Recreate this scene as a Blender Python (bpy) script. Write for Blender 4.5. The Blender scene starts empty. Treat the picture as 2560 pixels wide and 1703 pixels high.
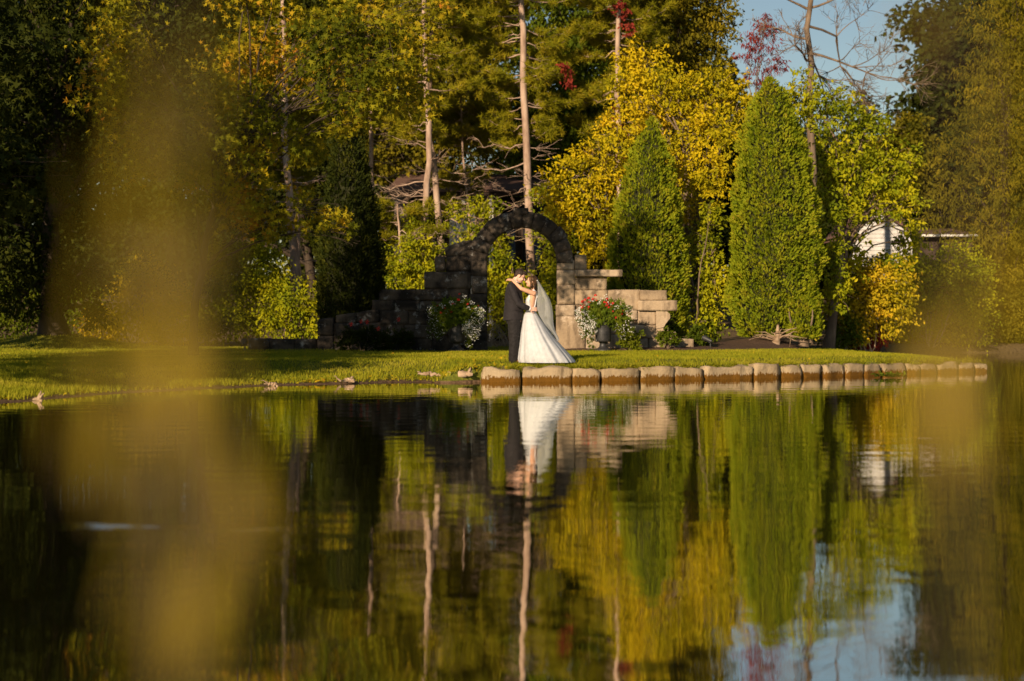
import bpy, bmesh, math, random
import numpy as np
from mathutils import Vector, Matrix, noise as mnoise

S = bpy.context.scene
COL = S.collection
R = math.radians
PI = math.pi

# ------------------------------------------------------------------ camera
F = 4267.0            # focal length in source pixels (2560 wide) = 60 mm on 36 mm
HC = 1.15             # camera height above the water
YH = 800.0            # horizon row in the photograph
cam = bpy.data.cameras.new("camera")
cam.lens = 60.0
cam.sensor_width = 36.0
cam.sensor_fit = 'HORIZONTAL'
cam.shift_y = -(851.5 - YH) / 2560.0
cam.clip_start = 0.05
cam.clip_end = 3000
cam.dof.use_dof = True
cam.dof.focus_distance = 32.9
cam.dof.aperture_fstop = 1.3
cam_o = bpy.data.objects.new("camera", cam)
cam_o.location = (0, 0, HC)
cam_o.rotation_euler = (PI / 2, 0, 0)
COL.objects.link(cam_o)
S.camera = cam_o

# ------------------------------------------------------------------ light
SUN_AZ, SUN_EL = 27.0, 20.0        # light travels this far to the right of the view axis
w = bpy.data.worlds.new("World")
S.world = w
w.use_nodes = True
nt = w.node_tree
nt.nodes.clear()
wo = nt.nodes.new('ShaderNodeOutputWorld')
bg = nt.nodes.new('ShaderNodeBackground')
sk = nt.nodes.new('ShaderNodeTexSky')
sk.sky_type = 'NISHITA'
sk.sun_disc = False
sk.sun_elevation = R(SUN_EL)
sk.sun_rotation = R(180 + SUN_AZ)
sk.air_density = 1.1
sk.dust_density = 0.1
bg.inputs['Strength'].default_value = 0.05
nt.links.new(sk.outputs[0], bg.inputs['Color'])
nt.links.new(bg.outputs[0], wo.inputs['Surface'])

sun = bpy.data.lights.new("sun", 'SUN')
sun.energy = 5.0
sun.angle = R(0.5)
sun.color = (1.0, 0.79, 0.55)
sun_o = bpy.data.objects.new("sun", sun)
d = Vector((math.sin(R(SUN_AZ)) * math.cos(R(SUN_EL)), math.cos(R(SUN_AZ)) * math.cos(R(SUN_EL)), -math.sin(R(SUN_EL))))
sun_o.rotation_euler = d.to_track_quat('-Z', 'Y').to_euler()
sun_o.location = (-30, -30, 30)
COL.objects.link(sun_o)

S.view_settings.view_transform = 'Standard'
S.view_settings.look = 'None'
S.view_settings.gamma = 1.0
S.view_settings.exposure = 0.5
S.render.engine = 'CYCLES'
S.cycles.use_denoising = True
S.cycles.max_bounces = 6
S.cycles.transparent_max_bounces = 8
S.cycles.diffuse_bounces = 2
S.cycles.glossy_bounces = 3
S.cycles.transmission_bounces = 3
S.cycles.sample_clamp_indirect = 4.0

# ------------------------------------------------------------------ helpers
K = 2560.0 / 2357.0
def P(px, py, D):                  # source pixels + distance -> point
    return np.array([(px - 1280.0) / F * D, D, HC - (py - YH) / F * D])
def Q(px, py, D):                  # the same for the 2357-wide view of the photograph
    return P(px * K, py * K, D)
def W(px, py):                     # a point of the water surface
    D = F * HC / (py - YH)
    return ((px - 1280.0) / F * D, D)

def tag(o, label=None, cat=None, group=None, kind=None):
    if label: o['label'] = label
    if cat: o['category'] = cat
    if group: o['group'] = group
    if kind: o['kind'] = kind
    return o

def empty(name, loc, label=None, cat=None, group=None):
    o = bpy.data.objects.new(name, None)
    o.empty_display_size = 0.2
    o.location = tuple(float(v) for v in loc)
    COL.objects.link(o)
    return tag(o, label, cat, group)

def parent(o, p):
    o.parent = p
    q = p
    loc = Vector((0, 0, 0))
    while q is not None:
        if q.type == 'EMPTY':
            loc = loc + q.location
        q = q.parent
    if p.type == 'EMPTY':
        o.matrix_parent_inverse = Matrix.Translation(loc).inverted()

class Geo:
    def __init__(s):
        s.V = []; s.n = 0; s.F = []; s.R = []; s.M = []
    def add(s, V, Fc, rnd=None, mi=0):
        V = np.asarray(V, dtype=np.float64).reshape(-1, 3)
        Fc = np.asarray(Fc, dtype=np.int64)
        s.F.append(Fc + s.n); s.V.append(V); s.n += len(V)
        if rnd is None: rnd = 0.5
        s.R.append(np.broadcast_to(np.asarray(rnd, dtype=np.float64), (len(Fc),)))
        s.M.append(np.full(len(Fc), mi))
        return s
    def build(s, name, mats, par=None, smooth=True):
        me = bpy.data.meshes.new(name)
        V = np.concatenate(s.V)
        me.vertices.add(len(V))
        me.vertices.foreach_set('co', V.astype(np.float32).ravel())
        loops = np.concatenate([f.ravel() for f in s.F])
        tot = np.concatenate([np.full(len(f), f.shape[1]) for f in s.F])
        st = np.concatenate([[0], np.cumsum(tot)[:-1]])
        me.loops.add(len(loops))
        me.loops.foreach_set('vertex_index', loops.astype(np.int32))
        me.polygons.add(len(tot))
        me.polygons.foreach_set('loop_start', st.astype(np.int32))
        if not isinstance(mats, (list, tuple)): mats = [mats]
        for m in mats: me.materials.append(m)
        me.polygons.foreach_set('material_index', np.concatenate(s.M).astype(np.int32))
        me.polygons.foreach_set('use_smooth', np.full(len(tot), bool(smooth)))
        a = me.attributes.new('rnd', 'FLOAT', 'FACE')
        a.data.foreach_set('value', np.concatenate(s.R).astype(np.float32))
        me.update(calc_edges=True)
        o = bpy.data.objects.new(name, me)
        COL.objects.link(o)
        if par is not None: parent(o, par)
        return o

def tube_arr(pts, rad, sides=6, cap=True, flat=None):
    pts = np.asarray(pts, float); n = len(pts)
    rad = np.broadcast_to(np.asarray(rad, float), (n,))
    t = np.gradient(pts, axis=0)
    t /= np.linalg.norm(t, axis=1)[:, None] + 1e-9
    m = t.mean(0)
    ref = np.array([1.0, 0, 0]) if abs(m[0]) < 0.75 * (np.linalg.norm(m) + 1e-9) else np.array([0, 1.0, 0])
    a = np.cross(t, ref); a /= np.linalg.norm(a, axis=1)[:, None] + 1e-9
    b = np.cross(t, a)
    th = np.arange(sides) * 2 * PI / sides
    ra, rb = (1, 1) if flat is None else flat
    V = pts[:, None, :] + rad[:, None, None] * (ra * np.cos(th)[None, :, None] * a[:, None, :] + rb * np.sin(th)[None, :, None] * b[:, None, :])
    V = V.reshape(-1, 3)
    i = np.arange(n - 1)[:, None] * sides; j = np.arange(sides)[None, :]; j2 = (j + 1) % sides
    Fq = np.stack([i + j, i + j2, i + sides + j2, i + sides + j], -1).reshape(-1, 4)
    return V, Fq

def tube(g, pts, rad, sides=6, rnd=None, mi=0, caps=False, flat=None):
    V, Fq = tube_arr(pts, rad, sides, flat=flat)
    g.add(V, Fq, rnd, mi)
    if caps:
        n = len(pts)
        g.add(V[:sides], np.arange(sides)[None, ::-1], rnd, mi)
        g.add(V[-sides:], np.arange(sides)[None, :], rnd, mi)

def curve(p0, p1, n=6, bend=(0, 0, 0), jit=0.0, rng=None):
    p0 = np.asarray(p0, float); p1 = np.asarray(p1, float)
    t = np.linspace(0, 1, n)[:, None]
    q = p0 + (p1 - p0) * t + np.asarray(bend, float) * (4 * t * (1 - t))
    if jit and rng is not None:
        j = rng.normal(0, jit, (n, 3)); j[0] = 0; j[-1] = 0
        q = q + j
    return q

# ------------------------------------------------------------------ materials
def new_mat(name):
    m = bpy.data.materials.new(name); m.use_nodes = True
    n = m.node_tree; n.nodes.clear()
    return m, n
def nd(n, t, **kw):
    x = n.nodes.new(t)
    for k, v in kw.items():
        if hasattr(x, k) and k not in x.inputs: setattr(x, k, v)
        else: x.inputs[k].default_value = v
    return x
def ramp(n, stops):
    r = n.nodes.new('ShaderNodeValToRGB')
    e = r.color_ramp.elements
    while len(e) < len(stops): e.new(0.5)
    for i, (p, c) in enumerate(stops):
        e[i].position = p; e[i].color = (*c, 1) if len(c) == 3 else c
    return r

def leaf_mat(name, cols, trans=0.3, nscale=0.9, nmix=0.55, rough=0.7, spec=0.07):
    m, n = new_mat(name); L = n.links.new
    at = nd(n, 'ShaderNodeAttribute', attribute_name='rnd')
    tc = nd(n, 'ShaderNodeTexCoord')
    no = nd(n, 'ShaderNodeTexNoise', Scale=nscale, Detail=2.0)
    L(tc.outputs['Object'], no.inputs['Vector'])
    mr = nd(n, 'ShaderNodeMapRange'); mr.inputs['From Min'].default_value = .3; mr.inputs['From Max'].default_value = .7
    L(no.outputs[0], mr.inputs['Value'])
    mx = nd(n, 'ShaderNodeMix', data_type='FLOAT'); mx.inputs[0].default_value = nmix
    L(at.outputs['Fac'], mx.inputs[2]); L(mr.outputs[0], mx.inputs[3])
    k = len(cols)
    r = ramp(n, [(i / (k - 1) if k > 1 else 0, c) for i, c in enumerate(cols)])
    L(mx.outputs[0], r.inputs[0])
    b = nd(n, 'ShaderNodeBsdfPrincipled', Roughness=rough)
    b.inputs['Specular IOR Level'].default_value = spec
    t = nd(n, 'ShaderNodeBsdfTranslucent')
    L(r.outputs[0], b.inputs['Base Color']); L(r.outputs[0], t.inputs['Color'])
    ms = nd(n, 'ShaderNodeMixShader'); ms.inputs[0].default_value = trans
    o = nd(n, 'ShaderNodeOutputMaterial')
    L(b.outputs[0], ms.inputs[1]); L(t.outputs[0], ms.inputs[2]); L(ms.outputs[0], o.inputs['Surface'])
    return m

def noisy_mat(name, stops, scale=4.0, detail=6.0, rough=0.85, bump=0.3, bscale=None, spec=0.2, stretch=(1, 1, 1), dist=0.02):
    m, n = new_mat(name); L = n.links.new
    tc = nd(n, 'ShaderNodeTexCoord'); mp = nd(n, 'ShaderNodeMapping'); mp.inputs['Scale'].default_value = stretch
    L(tc.outputs['Object'], mp.inputs['Vector'])
    no = nd(n, 'ShaderNodeTexNoise', Scale=scale, Detail=detail, Roughness=0.6)
    L(mp.outputs[0], no.inputs['Vector'])
    r = ramp(n, stops); L(no.outputs[0], r.inputs[0])
    b = nd(n, 'ShaderNodeBsdfPrincipled', Roughness=rough); b.inputs['Specular IOR Level'].default_value = spec
    L(r.outputs[0], b.inputs['Base Color'])
    if bump:
        n2 = nd(n, 'ShaderNodeTexNoise', Scale=bscale or scale * 4, Detail=5.0); L(mp.outputs[0], n2.inputs['Vector'])
        bp = nd(n, 'ShaderNodeBump', Strength=bump, Distance=dist); L(n2.outputs[0], bp.inputs['Height']); L(bp.outputs[0], b.inputs['Normal'])
    o = nd(n, 'ShaderNodeOutputMaterial'); L(b.outputs[0], o.inputs['Surface'])
    return m

def stone_mat(name, tan, dark, light, lo=0.42, hi=0.62, moss=None):
    m, n = new_mat(name); L = n.links.new
    tc = nd(n, 'ShaderNodeTexCoord')
    at = nd(n, 'ShaderNodeAttribute', attribute_name='rnd')
    n1 = nd(n, 'ShaderNodeTexNoise', Scale=1.7, Detail=7.0, Roughness=0.62); L(tc.outputs['Object'], n1.inputs['Vector'])
    n2 = nd(n, 'ShaderNodeTexNoise', Scale=7.0, Detail=8.0, Roughness=0.7); L(tc.outputs['Object'], n2.inputs['Vector'])
    base = ramp(n, [(0.0, tuple(c * .58 for c in tan)), (0.5, tan), (1.0, (min(1, tan[0] * 1.12), tan[1] * 1.2, tan[2] * 1.35))])
    ad = nd(n, 'ShaderNodeMix', data_type='FLOAT'); ad.inputs[0].default_value = .5
    L(at.outputs['Fac'], ad.inputs[2]); L(n2.outputs[0], ad.inputs[3]); L(ad.outputs[0], base.inputs[0])
    f1 = ramp(n, [(lo, (0, 0, 0)), (hi, (1, 1, 1))]); L(n1.outputs[0], f1.inputs[0])
    m1 = nd(n, 'ShaderNodeMix', data_type='RGBA'); L(f1.outputs[0], m1.inputs[0]); L(base.outputs[0], m1.inputs[6]); m1.inputs[7].default_value = (*dark, 1)
    n3 = nd(n, 'ShaderNodeTexNoise', Scale=3.1, Detail=9.0, Roughness=0.75); L(tc.outputs['Object'], n3.inputs['Vector'])
    f2 = ramp(n, [(.56, (0, 0, 0)), (.66, (1, 1, 1))]); L(n3.outputs[0], f2.inputs[0])
    m2 = nd(n, 'ShaderNodeMix', data_type='RGBA'); L(f2.outputs[0], m2.inputs[0]); L(m1.outputs[2], m2.inputs[6]); m2.inputs[7].default_value = (*light, 1)
    mp4 = nd(n, 'ShaderNodeMapping'); mp4.inputs['Scale'].default_value = (1, 1, .22); L(tc.outputs['Object'], mp4.inputs['Vector'])
    n4 = nd(n, 'ShaderNodeTexNoise', Scale=6.0, Detail=5.0, Roughness=.6); L(mp4.outputs[0], n4.inputs['Vector'])
    f4 = ramp(n, [(.52, (0, 0, 0)), (.72, (.75, .75, .75))]); L(n4.outputs[0], f4.inputs[0])
    m4 = nd(n, 'ShaderNodeMix', data_type='RGBA'); L(f4.outputs[0], m4.inputs[0]); L(m2.outputs[2], m4.inputs[6]); m4.inputs[7].default_value = (*[c * .9 for c in dark], 1)
    last = m4.outputs[2]
    if moss:
        ge = nd(n, 'ShaderNodeNewGeometry'); sx = nd(n, 'ShaderNodeSeparateXYZ'); L(ge.outputs['Position'], sx.inputs[0])
        mm = nd(n, 'ShaderNodeMath', operation='MULTIPLY_ADD'); L(n2.outputs[0], mm.inputs[0]); mm.inputs[1].default_value = .17
        mp5 = nd(n, 'ShaderNodeMapping'); mp5.inputs['Scale'].default_value = (1, 1, .3); L(ge.outputs['Position'], mp5.inputs['Vector'])
        n5 = nd(n, 'ShaderNodeTexNoise', Scale=34.0, Detail=4.0); L(mp5.outputs[0], n5.inputs['Vector'])
        m5 = nd(n, 'ShaderNodeMath', operation='MULTIPLY_ADD'); L(n5.outputs[0], m5.inputs[0]); m5.inputs[1].default_value = .17; L(sx.outputs['Z'], m5.inputs[2]); L(m5.outputs[0], mm.inputs[2])
        f3 = ramp(n, [(.245, (1, 1, 1)), (.28, (0, 0, 0))]); L(mm.outputs[0], f3.inputs[0])
        m3 = nd(n, 'ShaderNodeMix', data_type='RGBA'); L(f3.outputs[0], m3.inputs[0]); L(last, m3.inputs[6]); m3.inputs[7].default_value = (*moss, 1)
        last = m3.outputs[2]
    b = nd(n, 'ShaderNodeBsdfPrincipled', Roughness=0.9); b.inputs['Specular IOR Level'].default_value = .15
    L(last, b.inputs['Base Color'])
    bp = nd(n, 'ShaderNodeBump', Strength=0.8, Distance=0.05); L(n2.outputs[0], bp.inputs['Height']); L(bp.outputs[0], b.inputs['Normal'])
    o = nd(n, 'ShaderNodeOutputMaterial'); L(b.outputs[0], o.inputs['Surface'])
    return m

def plain_mat(name, col, rough=0.6, spec=0.3, trans=0.0, sheen=0.0, alpha=1.0):
    m, n = new_mat(name); L = n.links.new
    tc = nd(n, 'ShaderNodeTexCoord')
    no = nd(n, 'ShaderNodeTexNoise', Scale=14.0, Detail=4.0); L(tc.outputs['Object'], no.inputs['Vector'])
    r = ramp(n, [(.25, tuple(c * .86 for c in col)), (.75, tuple(min(1, c * 1.1) for c in col))]); L(no.outputs[0], r.inputs[0])
    b = nd(n, 'ShaderNodeBsdfPrincipled', Roughness=rough); b.inputs['Specular IOR Level'].default_value = spec
    b.inputs['Sheen Weight'].default_value = sheen
    L(r.outputs[0], b.inputs['Base Color'])
    out = b.outputs[0]
    if trans:
        t = nd(n, 'ShaderNodeBsdfTranslucent'); L(r.outputs[0], t.inputs['Color'])
        ms = nd(n, 'ShaderNodeMixShader'); ms.inputs[0].default_value = trans
        L(out, ms.inputs[1]); L(t.outputs[0], ms.inputs[2]); out = ms.outputs[0]
    if alpha < 1:
        t = nd(n, 'ShaderNodeBsdfTransparent')
        ms = nd(n, 'ShaderNodeMixShader'); ms.inputs[0].default_value = alpha
        L(t.outputs[0], ms.inputs[1]); L(out, ms.inputs[2]); out = ms.outputs[0]
    o = nd(n, 'ShaderNodeOutputMaterial'); L(out, o.inputs['Surface'])
    return m

M = {}
M['yellow'] = leaf_mat('golden_leaves', [(.10, .115, .004), (.34, .29, .006), (.56, .41, .009), (.66, .41, .014)], .26)
M['yelgreen'] = leaf_mat('yellow_green_leaves', [(.055, .085, .004), (.17, .20, .006), (.36, .34, .008), (.54, .42, .012)], .26)
M['green'] = leaf_mat('green_leaves', [(.025, .042, .003), (.085, .115, .006), (.19, .20, .009)], .25)
M['olive'] = leaf_mat('olive_leaves', [(.04, .045, .004), (.14, .12, .007), (.30, .22, .012)], .25)
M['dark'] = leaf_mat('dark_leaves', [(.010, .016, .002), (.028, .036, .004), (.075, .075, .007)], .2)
M['gum'] = leaf_mat('sweetgum_leaves', [(.025, .035, .002), (.055, .068, .003), (.11, .115, .005), (.22, .20, .007), (.36, .26, .010), (.40, .19, .014), (.40, .10, .02)], .25, nscale=.4)
M['red'] = leaf_mat('red_leaves', [(.10, .014, .012), (.22, .03, .022), (.34, .06, .03)], .3)
M['orange'] = leaf_mat('orange_leaves', [(.14, .14, .006), (.38, .30, .010), (.56, .37, .015), (.58, .28, .02)], .28)
M['needle'] = leaf_mat('pine_needles', [(.11, .12, .006), (.26, .24, .010), (.42, .31, .02)], .25, nscale=1.4)
M['cedar'] = leaf_mat('cedar_sprays', [(.045, .07, .003), (.13, .17, .006), (.21, .235, .008), (.26, .25, .010), (.30, .20, .03)], .2, nscale=2.5, nmix=.3)
M['cedar_core'] = noisy_mat('cedar_dark_core', [(.3, (.012, .014, .004)), (.7, (.03, .03, .008))], 6)  # colour of the added light-blocking core, not separate twigs
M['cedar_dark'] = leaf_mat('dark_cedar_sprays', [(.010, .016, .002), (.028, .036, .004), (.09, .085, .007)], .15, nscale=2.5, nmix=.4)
M['fore'] = leaf_mat('bank_shrub_leaves', [(.12, .092, .005), (.30, .205, .018), (.50, .34, .060)], .35)
M['bark_pine'] = noisy_mat('pine_bark', [(.3, (.20, .125, .085)), (.55, (.40, .28, .205)), (.75, (.52, .39, .30))], 5, bump=.6, stretch=(1, 1, .3))
M['bark'] = noisy_mat('grey_brown_bark', [(.3, (.09, .062, .04)), (.7, (.24, .17, .115))], 6, bump=.6, stretch=(1, 1, .3))
M['bark_dark'] = noisy_mat('dark_bark', [(.3, (.03, .022, .015)), (.7, (.085, .06, .04))], 6, bump=.6, stretch=(1, 1, .3))
M['twig'] = noisy_mat('dry_twigs', [(.3, (.22, .15, .09)), (.7, (.42, .31, .20))], 8, bump=.2)
M['drift'] = noisy_mat('weathered_wood', [(.3, (.16, .10, .055)), (.7, (.42, .30, .20))], 9, bump=.5, stretch=(.4, 1, 1))
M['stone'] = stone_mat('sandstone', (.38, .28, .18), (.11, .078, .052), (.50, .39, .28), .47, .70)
M['stone_old_shaded'] = stone_mat('weathered_shaded_sandstone', (.14, .105, .074), (.022, .018, .015), (.33, .315, .29), .34, .60)  # weathered sandstone, with the shade it stands in also put into the colour
M['edge'] = stone_mat('edging_sandstone', (.33, .245, .145), (.12, .085, .05), (.45, .345, .22), .50, .72, moss=(.115, .052, .005))
M['mulch'] = noisy_mat('bark_mulch', [(.3, (.035, .02, .013)), (.55, (.10, .058, .036)), (.75, (.19, .12, .08))], 30, bump=1.0, bscale=60)
M['grass'] = leaf_mat('grass_blades', [(.12, .14, .008), (.23, .24, .012), (.33, .30, .018), (.44, .36, .05)], .3, nscale=.6, nmix=.5)
M['iron'] = noisy_mat('dark_cast_metal', [(.3, (.012, .012, .013)), (.7, (.035, .033, .033))], 12, rough=.5, bump=.1, spec=.5)

def leaf_tpl(kind):
    if kind == 'oval':
        T = np.array([(0, 0, 0), (.33, .24, .05), (.7, .19, .03), (1, 0, -.06), (.7, -.19, .03), (.33, -.24, .05)])
        return T, np.array([(0, 1, 2, 3), (0, 3, 4, 5)])
    if kind == 'star':
        T = []
        for i, (a, r) in enumerate([(-2.1, .55), (-1.05, .62), (0, .75), (1.05, .62), (2.1, .55)]):
            T.append((.35 + r * math.cos(a), r * math.sin(a), -.04))
            b = a + .52 if i < 4 else PI
            rr = .2 if i < 4 else .22
            T.append((.35 + rr * math.cos(b), rr * math.sin(b), .03))
        return np.array(T), np.arange(10)[None, :]
    if kind == 'diamond':
        T = np.array([(0, 0, 0), (.5, .3, .05), (1, 0, 0), (.5, -.3, .05)])
        return T, np.array([(0, 1, 2, 3)])
    if kind == 'lance':
        T = np.array([(0, 0, 0), (.3, .11, .03), (.7, .09, .02), (1, 0, -.08), (.7, -.09, .02), (.3, -.11, .03)])
        return T, np.array([(0, 1, 2, 3), (0, 3, 4, 5)])
    if kind == 'spray':
        T = np.array([(0, 0, 0), (.22, .07, 0), (.42, .24, .02), (.46, .09, 0), (.72, .20, .02), (.72, .06, 0), (1, 0, 0), (.74, -.07, 0), (.68, -.22, .02), (.48, -.09, 0), (.36, -.23, .02), (.2, -.07, 0)])
        return T, np.arange(12)[None, :]
    if kind == 'tuft':
        rr = np.random.default_rng(3)
        V = []; Fc = []
        for i in range(11):
            v = rr.normal(0, 1, 3); v[0] = abs(v[0]) * .9 + .15; v /= np.linalg.norm(v)
            s = np.cross(v, rr.normal(0, 1, 3)); s /= np.linalg.norm(s)
            L = rr.uniform(.7, 1.05)
            V += [s * .05, -s * .05, v * L]; Fc.append((3 * i, 3 * i + 1, 3 * i + 2))
        return np.array(V), np.array(Fc)

def leaves(g, pts, tdir, ndir, size, kind, rnd, mi=0):
    """leaf polygons at pts; tdir = direction of the midrib, ndir = rough facing."""
    T, Fc = leaf_tpl(kind)
    n = len(pts)
    t = tdir / (np.linalg.norm(tdir, axis=1)[:, None] + 1e-9)
    s = np.cross(ndir, t); s /= np.linalg.norm(s, axis=1)[:, None] + 1e-9
    u = np.cross(t, s)
    size = np.broadcast_to(np.asarray(size, float), (n,))
    V = pts[:, None, :] + size[:, None, None] * (T[None, :, 0:1] * t[:, None, :] + T[None, :, 1:2] * s[:, None, :] + T[None, :, 2:3] * u[:, None, :])
    k = len(T)
    FF = (np.arange(n)[:, None, None] * k + Fc[None]).reshape(-1, Fc.shape[1])
    g.add(V.reshape(-1, 3), FF, np.repeat(rnd, len(Fc)), mi)

def foliage(g, rng, c, r, size, kind, per_m2=420, droop=.6, cl=.28, hole=0.0, mi=0, shell=.45):
    """clusters of leaves spread through an ellipsoid."""
    c = np.asarray(c, float); r = np.asarray(r, float)
    area = PI * r[0] * r[2]
    nl = max(12, int(area * per_m2 * 1.5 * (.12 / size) ** 2))
    per = 14
    nc = max(3, int(nl / per))
    dv = rng.normal(0, 1, (nc, 3)); dv /= np.linalg.norm(dv, axis=1)[:, None]
    rad = rng.random(nc) ** shell
    cc = c + dv * rad[:, None] * r * (1 + rng.normal(0, .09, (nc, 1)))
    tone = rng.random(nc)
    pc = np.repeat(cc, per, 0); dd = np.repeat(dv, per, 0); tn = np.repeat(tone, per)
    n = len(pc)
    sp = cl * min(1.0, r.mean() * 1.2)
    p = pc + rng.normal(0, 1, (n, 3)) * sp * np.array([.55, .55, .36])
    t = rng.normal(0, 1, (n, 3)) * .75 + dd * .5; t[:, 2] -= droop
    nn = rng.normal(0, 1, (n, 3)) * .8 + dd * .6; nn[:, 2] += .5
    leaves(g, p, t, nn, size * rng.uniform(.65, 1.2, n), kind, np.clip(.6 * tn + .4 * rng.random(n), 0, 1), mi)
    return cc

def shrub_tree(name, label, cat, base, clumps, leaf, size, mat, bark, seed, per=420, trunk_r=.14, group=None, droop=.6,
               cl=.28, stems=1, depth=.9, lean=None, trunk_to=.75, shell=.45, mats2=None):
    """a broad-leaved tree or bush: one trunk mesh with limbs and one crown mesh. clumps: (x, y, D, rx, ry) in view pixels"""
    rng = np.random.default_rng(seed)
    base = np.asarray(base, float)
    root = empty(name, base, label, cat, group)
    gt, gc = Geo(), Geo()
    cs = []
    for (px, py, D, rx, ry) in clumps:
        c = Q(px, py, D); s = F / K / D
        cs.append((c, np.array([rx / s, rx / s * depth, ry / s]) * 1.12))
    zt = max(c[2] for c, r in cs)
    cen = np.mean([c for c, r in cs], axis=0)
    tops = []
    for k in range(stems):
        e = base + (cen - base) * trunk_to + rng.normal(0, .12, 3) * (1 if stems > 1 else .2) * (base[2] * 0 + 1)
        e[2] = base[2] + (zt - base[2]) * trunk_to
        off = np.array([rng.normal(0, .12), rng.normal(0, .12), 0]) if stems > 1 else np.zeros(3)
        pts = curve(base + off - np.array([0, 0, .15]), e, 9, (rng.normal(0, .25), rng.normal(0, .2), 0), .03, rng)
        rr = np.linspace(trunk_r, trunk_r * .35, 9) / math.sqrt(stems); rr[0] *= 1.5
        tube(gt, pts, rr, 8)
        tops.append(pts)
    for i, (c, r) in enumerate(cs):
        pts = tops[i % len(tops)]
        zz = base[2] + (c[2] - base[2]) * rng.uniform(.45, .7)
        j = int(np.clip(np.searchsorted(pts[:, 2], zz), 1, len(pts) - 1))
        L = np.linalg.norm(c - pts[j])
        q = curve(pts[j], c, 7, (0, 0, .12 * L), .04, rng)
        tube(gt, q, np.linspace(trunk_r * .26, trunk_r * .06, 7), 6)
        for k in range(7):
            dv = rng.normal(0, 1, 3); dv /= np.linalg.norm(dv)
            e = c + dv * r * .9
            st = q[rng.integers(3, 7)]
            tube(gt, curve(st, e, 5, (0, 0, .05), .03, rng), np.linspace(trunk_r * .07, .004, 5), 4)
        foliage(gc, rng, c, r, size, leaf, per, droop, cl, mi=(0 if not mats2 else int(rng.random() < mats2[1])), shell=shell)
    gt.build('trunk', bark, root)
    gc.build('crown', mat if not mats2 else [mat, mats2[0]], root, smooth=False)
    return root

# ------------------------------------------------------------------ ground and water
SHORE = [(-90, 6), (-40, 11), (-20, 17), (-11, 21.3), W(0, 1012), W(100, 1004), W(350, 983), W(600, 973), W(700, 966), W(850, 961),
         W(1000, 958), W(1140, 957)]
STONE_LINE = [W(1205, 956), W(1310, 955), W(1435, 954), W(1600, 952), W(1760, 949), W(1890, 946.5), W(2010, 943.5), W(2120, 940.5), W(2205, 938), W(2300, 935), W(2400, 932), W(2464, 930)]
EDGE_IN = [(x, y + .16) for x, y in STONE_LINE]
BACK = [(10.75, 38.3), (10.6, 40.5), (10.3, 43), (10.2, 46.5), (10.5, 50), (11.2, 53.5), (12.5, 57), (16, 59.3), (22, 60), (34, 60.5), (90, 60)]
LAND = SHORE + EDGE_IN + BACK
POLY = np.array(LAND + [(900, 60), (900, 900), (-900, 900), (-900, 6)])
NEAR = np.array([(-900, 1.9), (-20, 2.0), (-4, 1.75), (-1, 1.6), (0, 1.5), (1.2, 1.65), (5, 1.9), (20, 2.1), (900, 2.0), (900, -300), (-900, -300)])

def inside(poly, x, y):
    r = np.zeros(x.shape, bool)
    x1, y1 = poly[:, 0], poly[:, 1]; x2, y2 = np.roll(x1, -1), np.roll(y1, -1)
    for a, b, c, d_ in zip(x1, y1, x2, y2):
        if b == d_: continue
        cond = ((b > y) != (d_ > y)) & (x < (c - a) * (y - b) / (d_ - b) + a)
        r ^= cond
    return r
def dist_line(pts, x, y):
    best = np.full(x.shape, 1e9)
    for (a, b), (c, d_) in zip(pts[:-1], pts[1:]):
        vx, vy = c - a, d_ - b
        t = np.clip(((x - a) * vx + (y - b) * vy) / (vx * vx + vy * vy + 1e-9), 0, 1)
        best = np.minimum(best, np.hypot(x - a - t * vx, y - b - t * vy))
    return best
def sstep(t):
    t = np.clip(t, 0, 1); return t * t * (3 - 2 * t)
def wob(x, y, s):
    return np.sin(x * 1.3 * s + 1.7 * np.sin(y * .9 * s)) * .5 + np.sin(y * 1.1 * s + 2.1 * np.sin(x * .7 * s + 1.0)) * .5
def ground_z(x, y):
    x = np.asarray(x, float); y = np.asarray(y, float)
    ins = inside(POLY, x, y)
    dS = dist_line(SHORE, x, y); dE = dist_line(EDGE_IN, x, y); dB = dist_line(BACK, x, y)
    bank = dS + .14 * wob(x, y, 2.2) + .05 * wob(x, y, 7)
    zs = .04 * sstep(bank / .5) + .33 * sstep((bank - .25) / 3.2) - .03
    zs = zs + .4 * sstep((x + 1.7) / 1.2)
    ze = np.where(dE < .06, .1, .265 + .105 * sstep(dE / 1.3))
    zb = -.02 + .34 * sstep(dB / 1.4) + .1 * sstep((dB - 1) / 4)
    z = np.minimum(np.minimum(np.where(dS < 12, zs, .5), ze), np.where(dB < 9, zb, .6))
    z = z + np.where(ins, .018 * wob(x, y, .6), 0)
    # low rise under the dark trees at the far left, and rising land behind the lawn
    z = z + .38 * np.exp(-(((x + 12.6) / 1.9) ** 2 + ((y - 47) / 1.6) ** 2))
    z = z + np.where(ins, 2.2 * sstep((y - 62) / 30), 0)
    dmin = np.minimum(np.minimum(dS, dE), dB)
    zo = -.06 - .5 * sstep(dmin / 2.5)
    near = inside(NEAR, x, y)
    zn = .02 + .14 * sstep((1.6 - y) / 1.2) + .01 * wob(x, y, 5)
    return np.where(ins, z, np.where(near, zn, zo))

def gz(x, y):
    return float(ground_z(np.array([x]), np.array([y]))[0])

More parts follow.
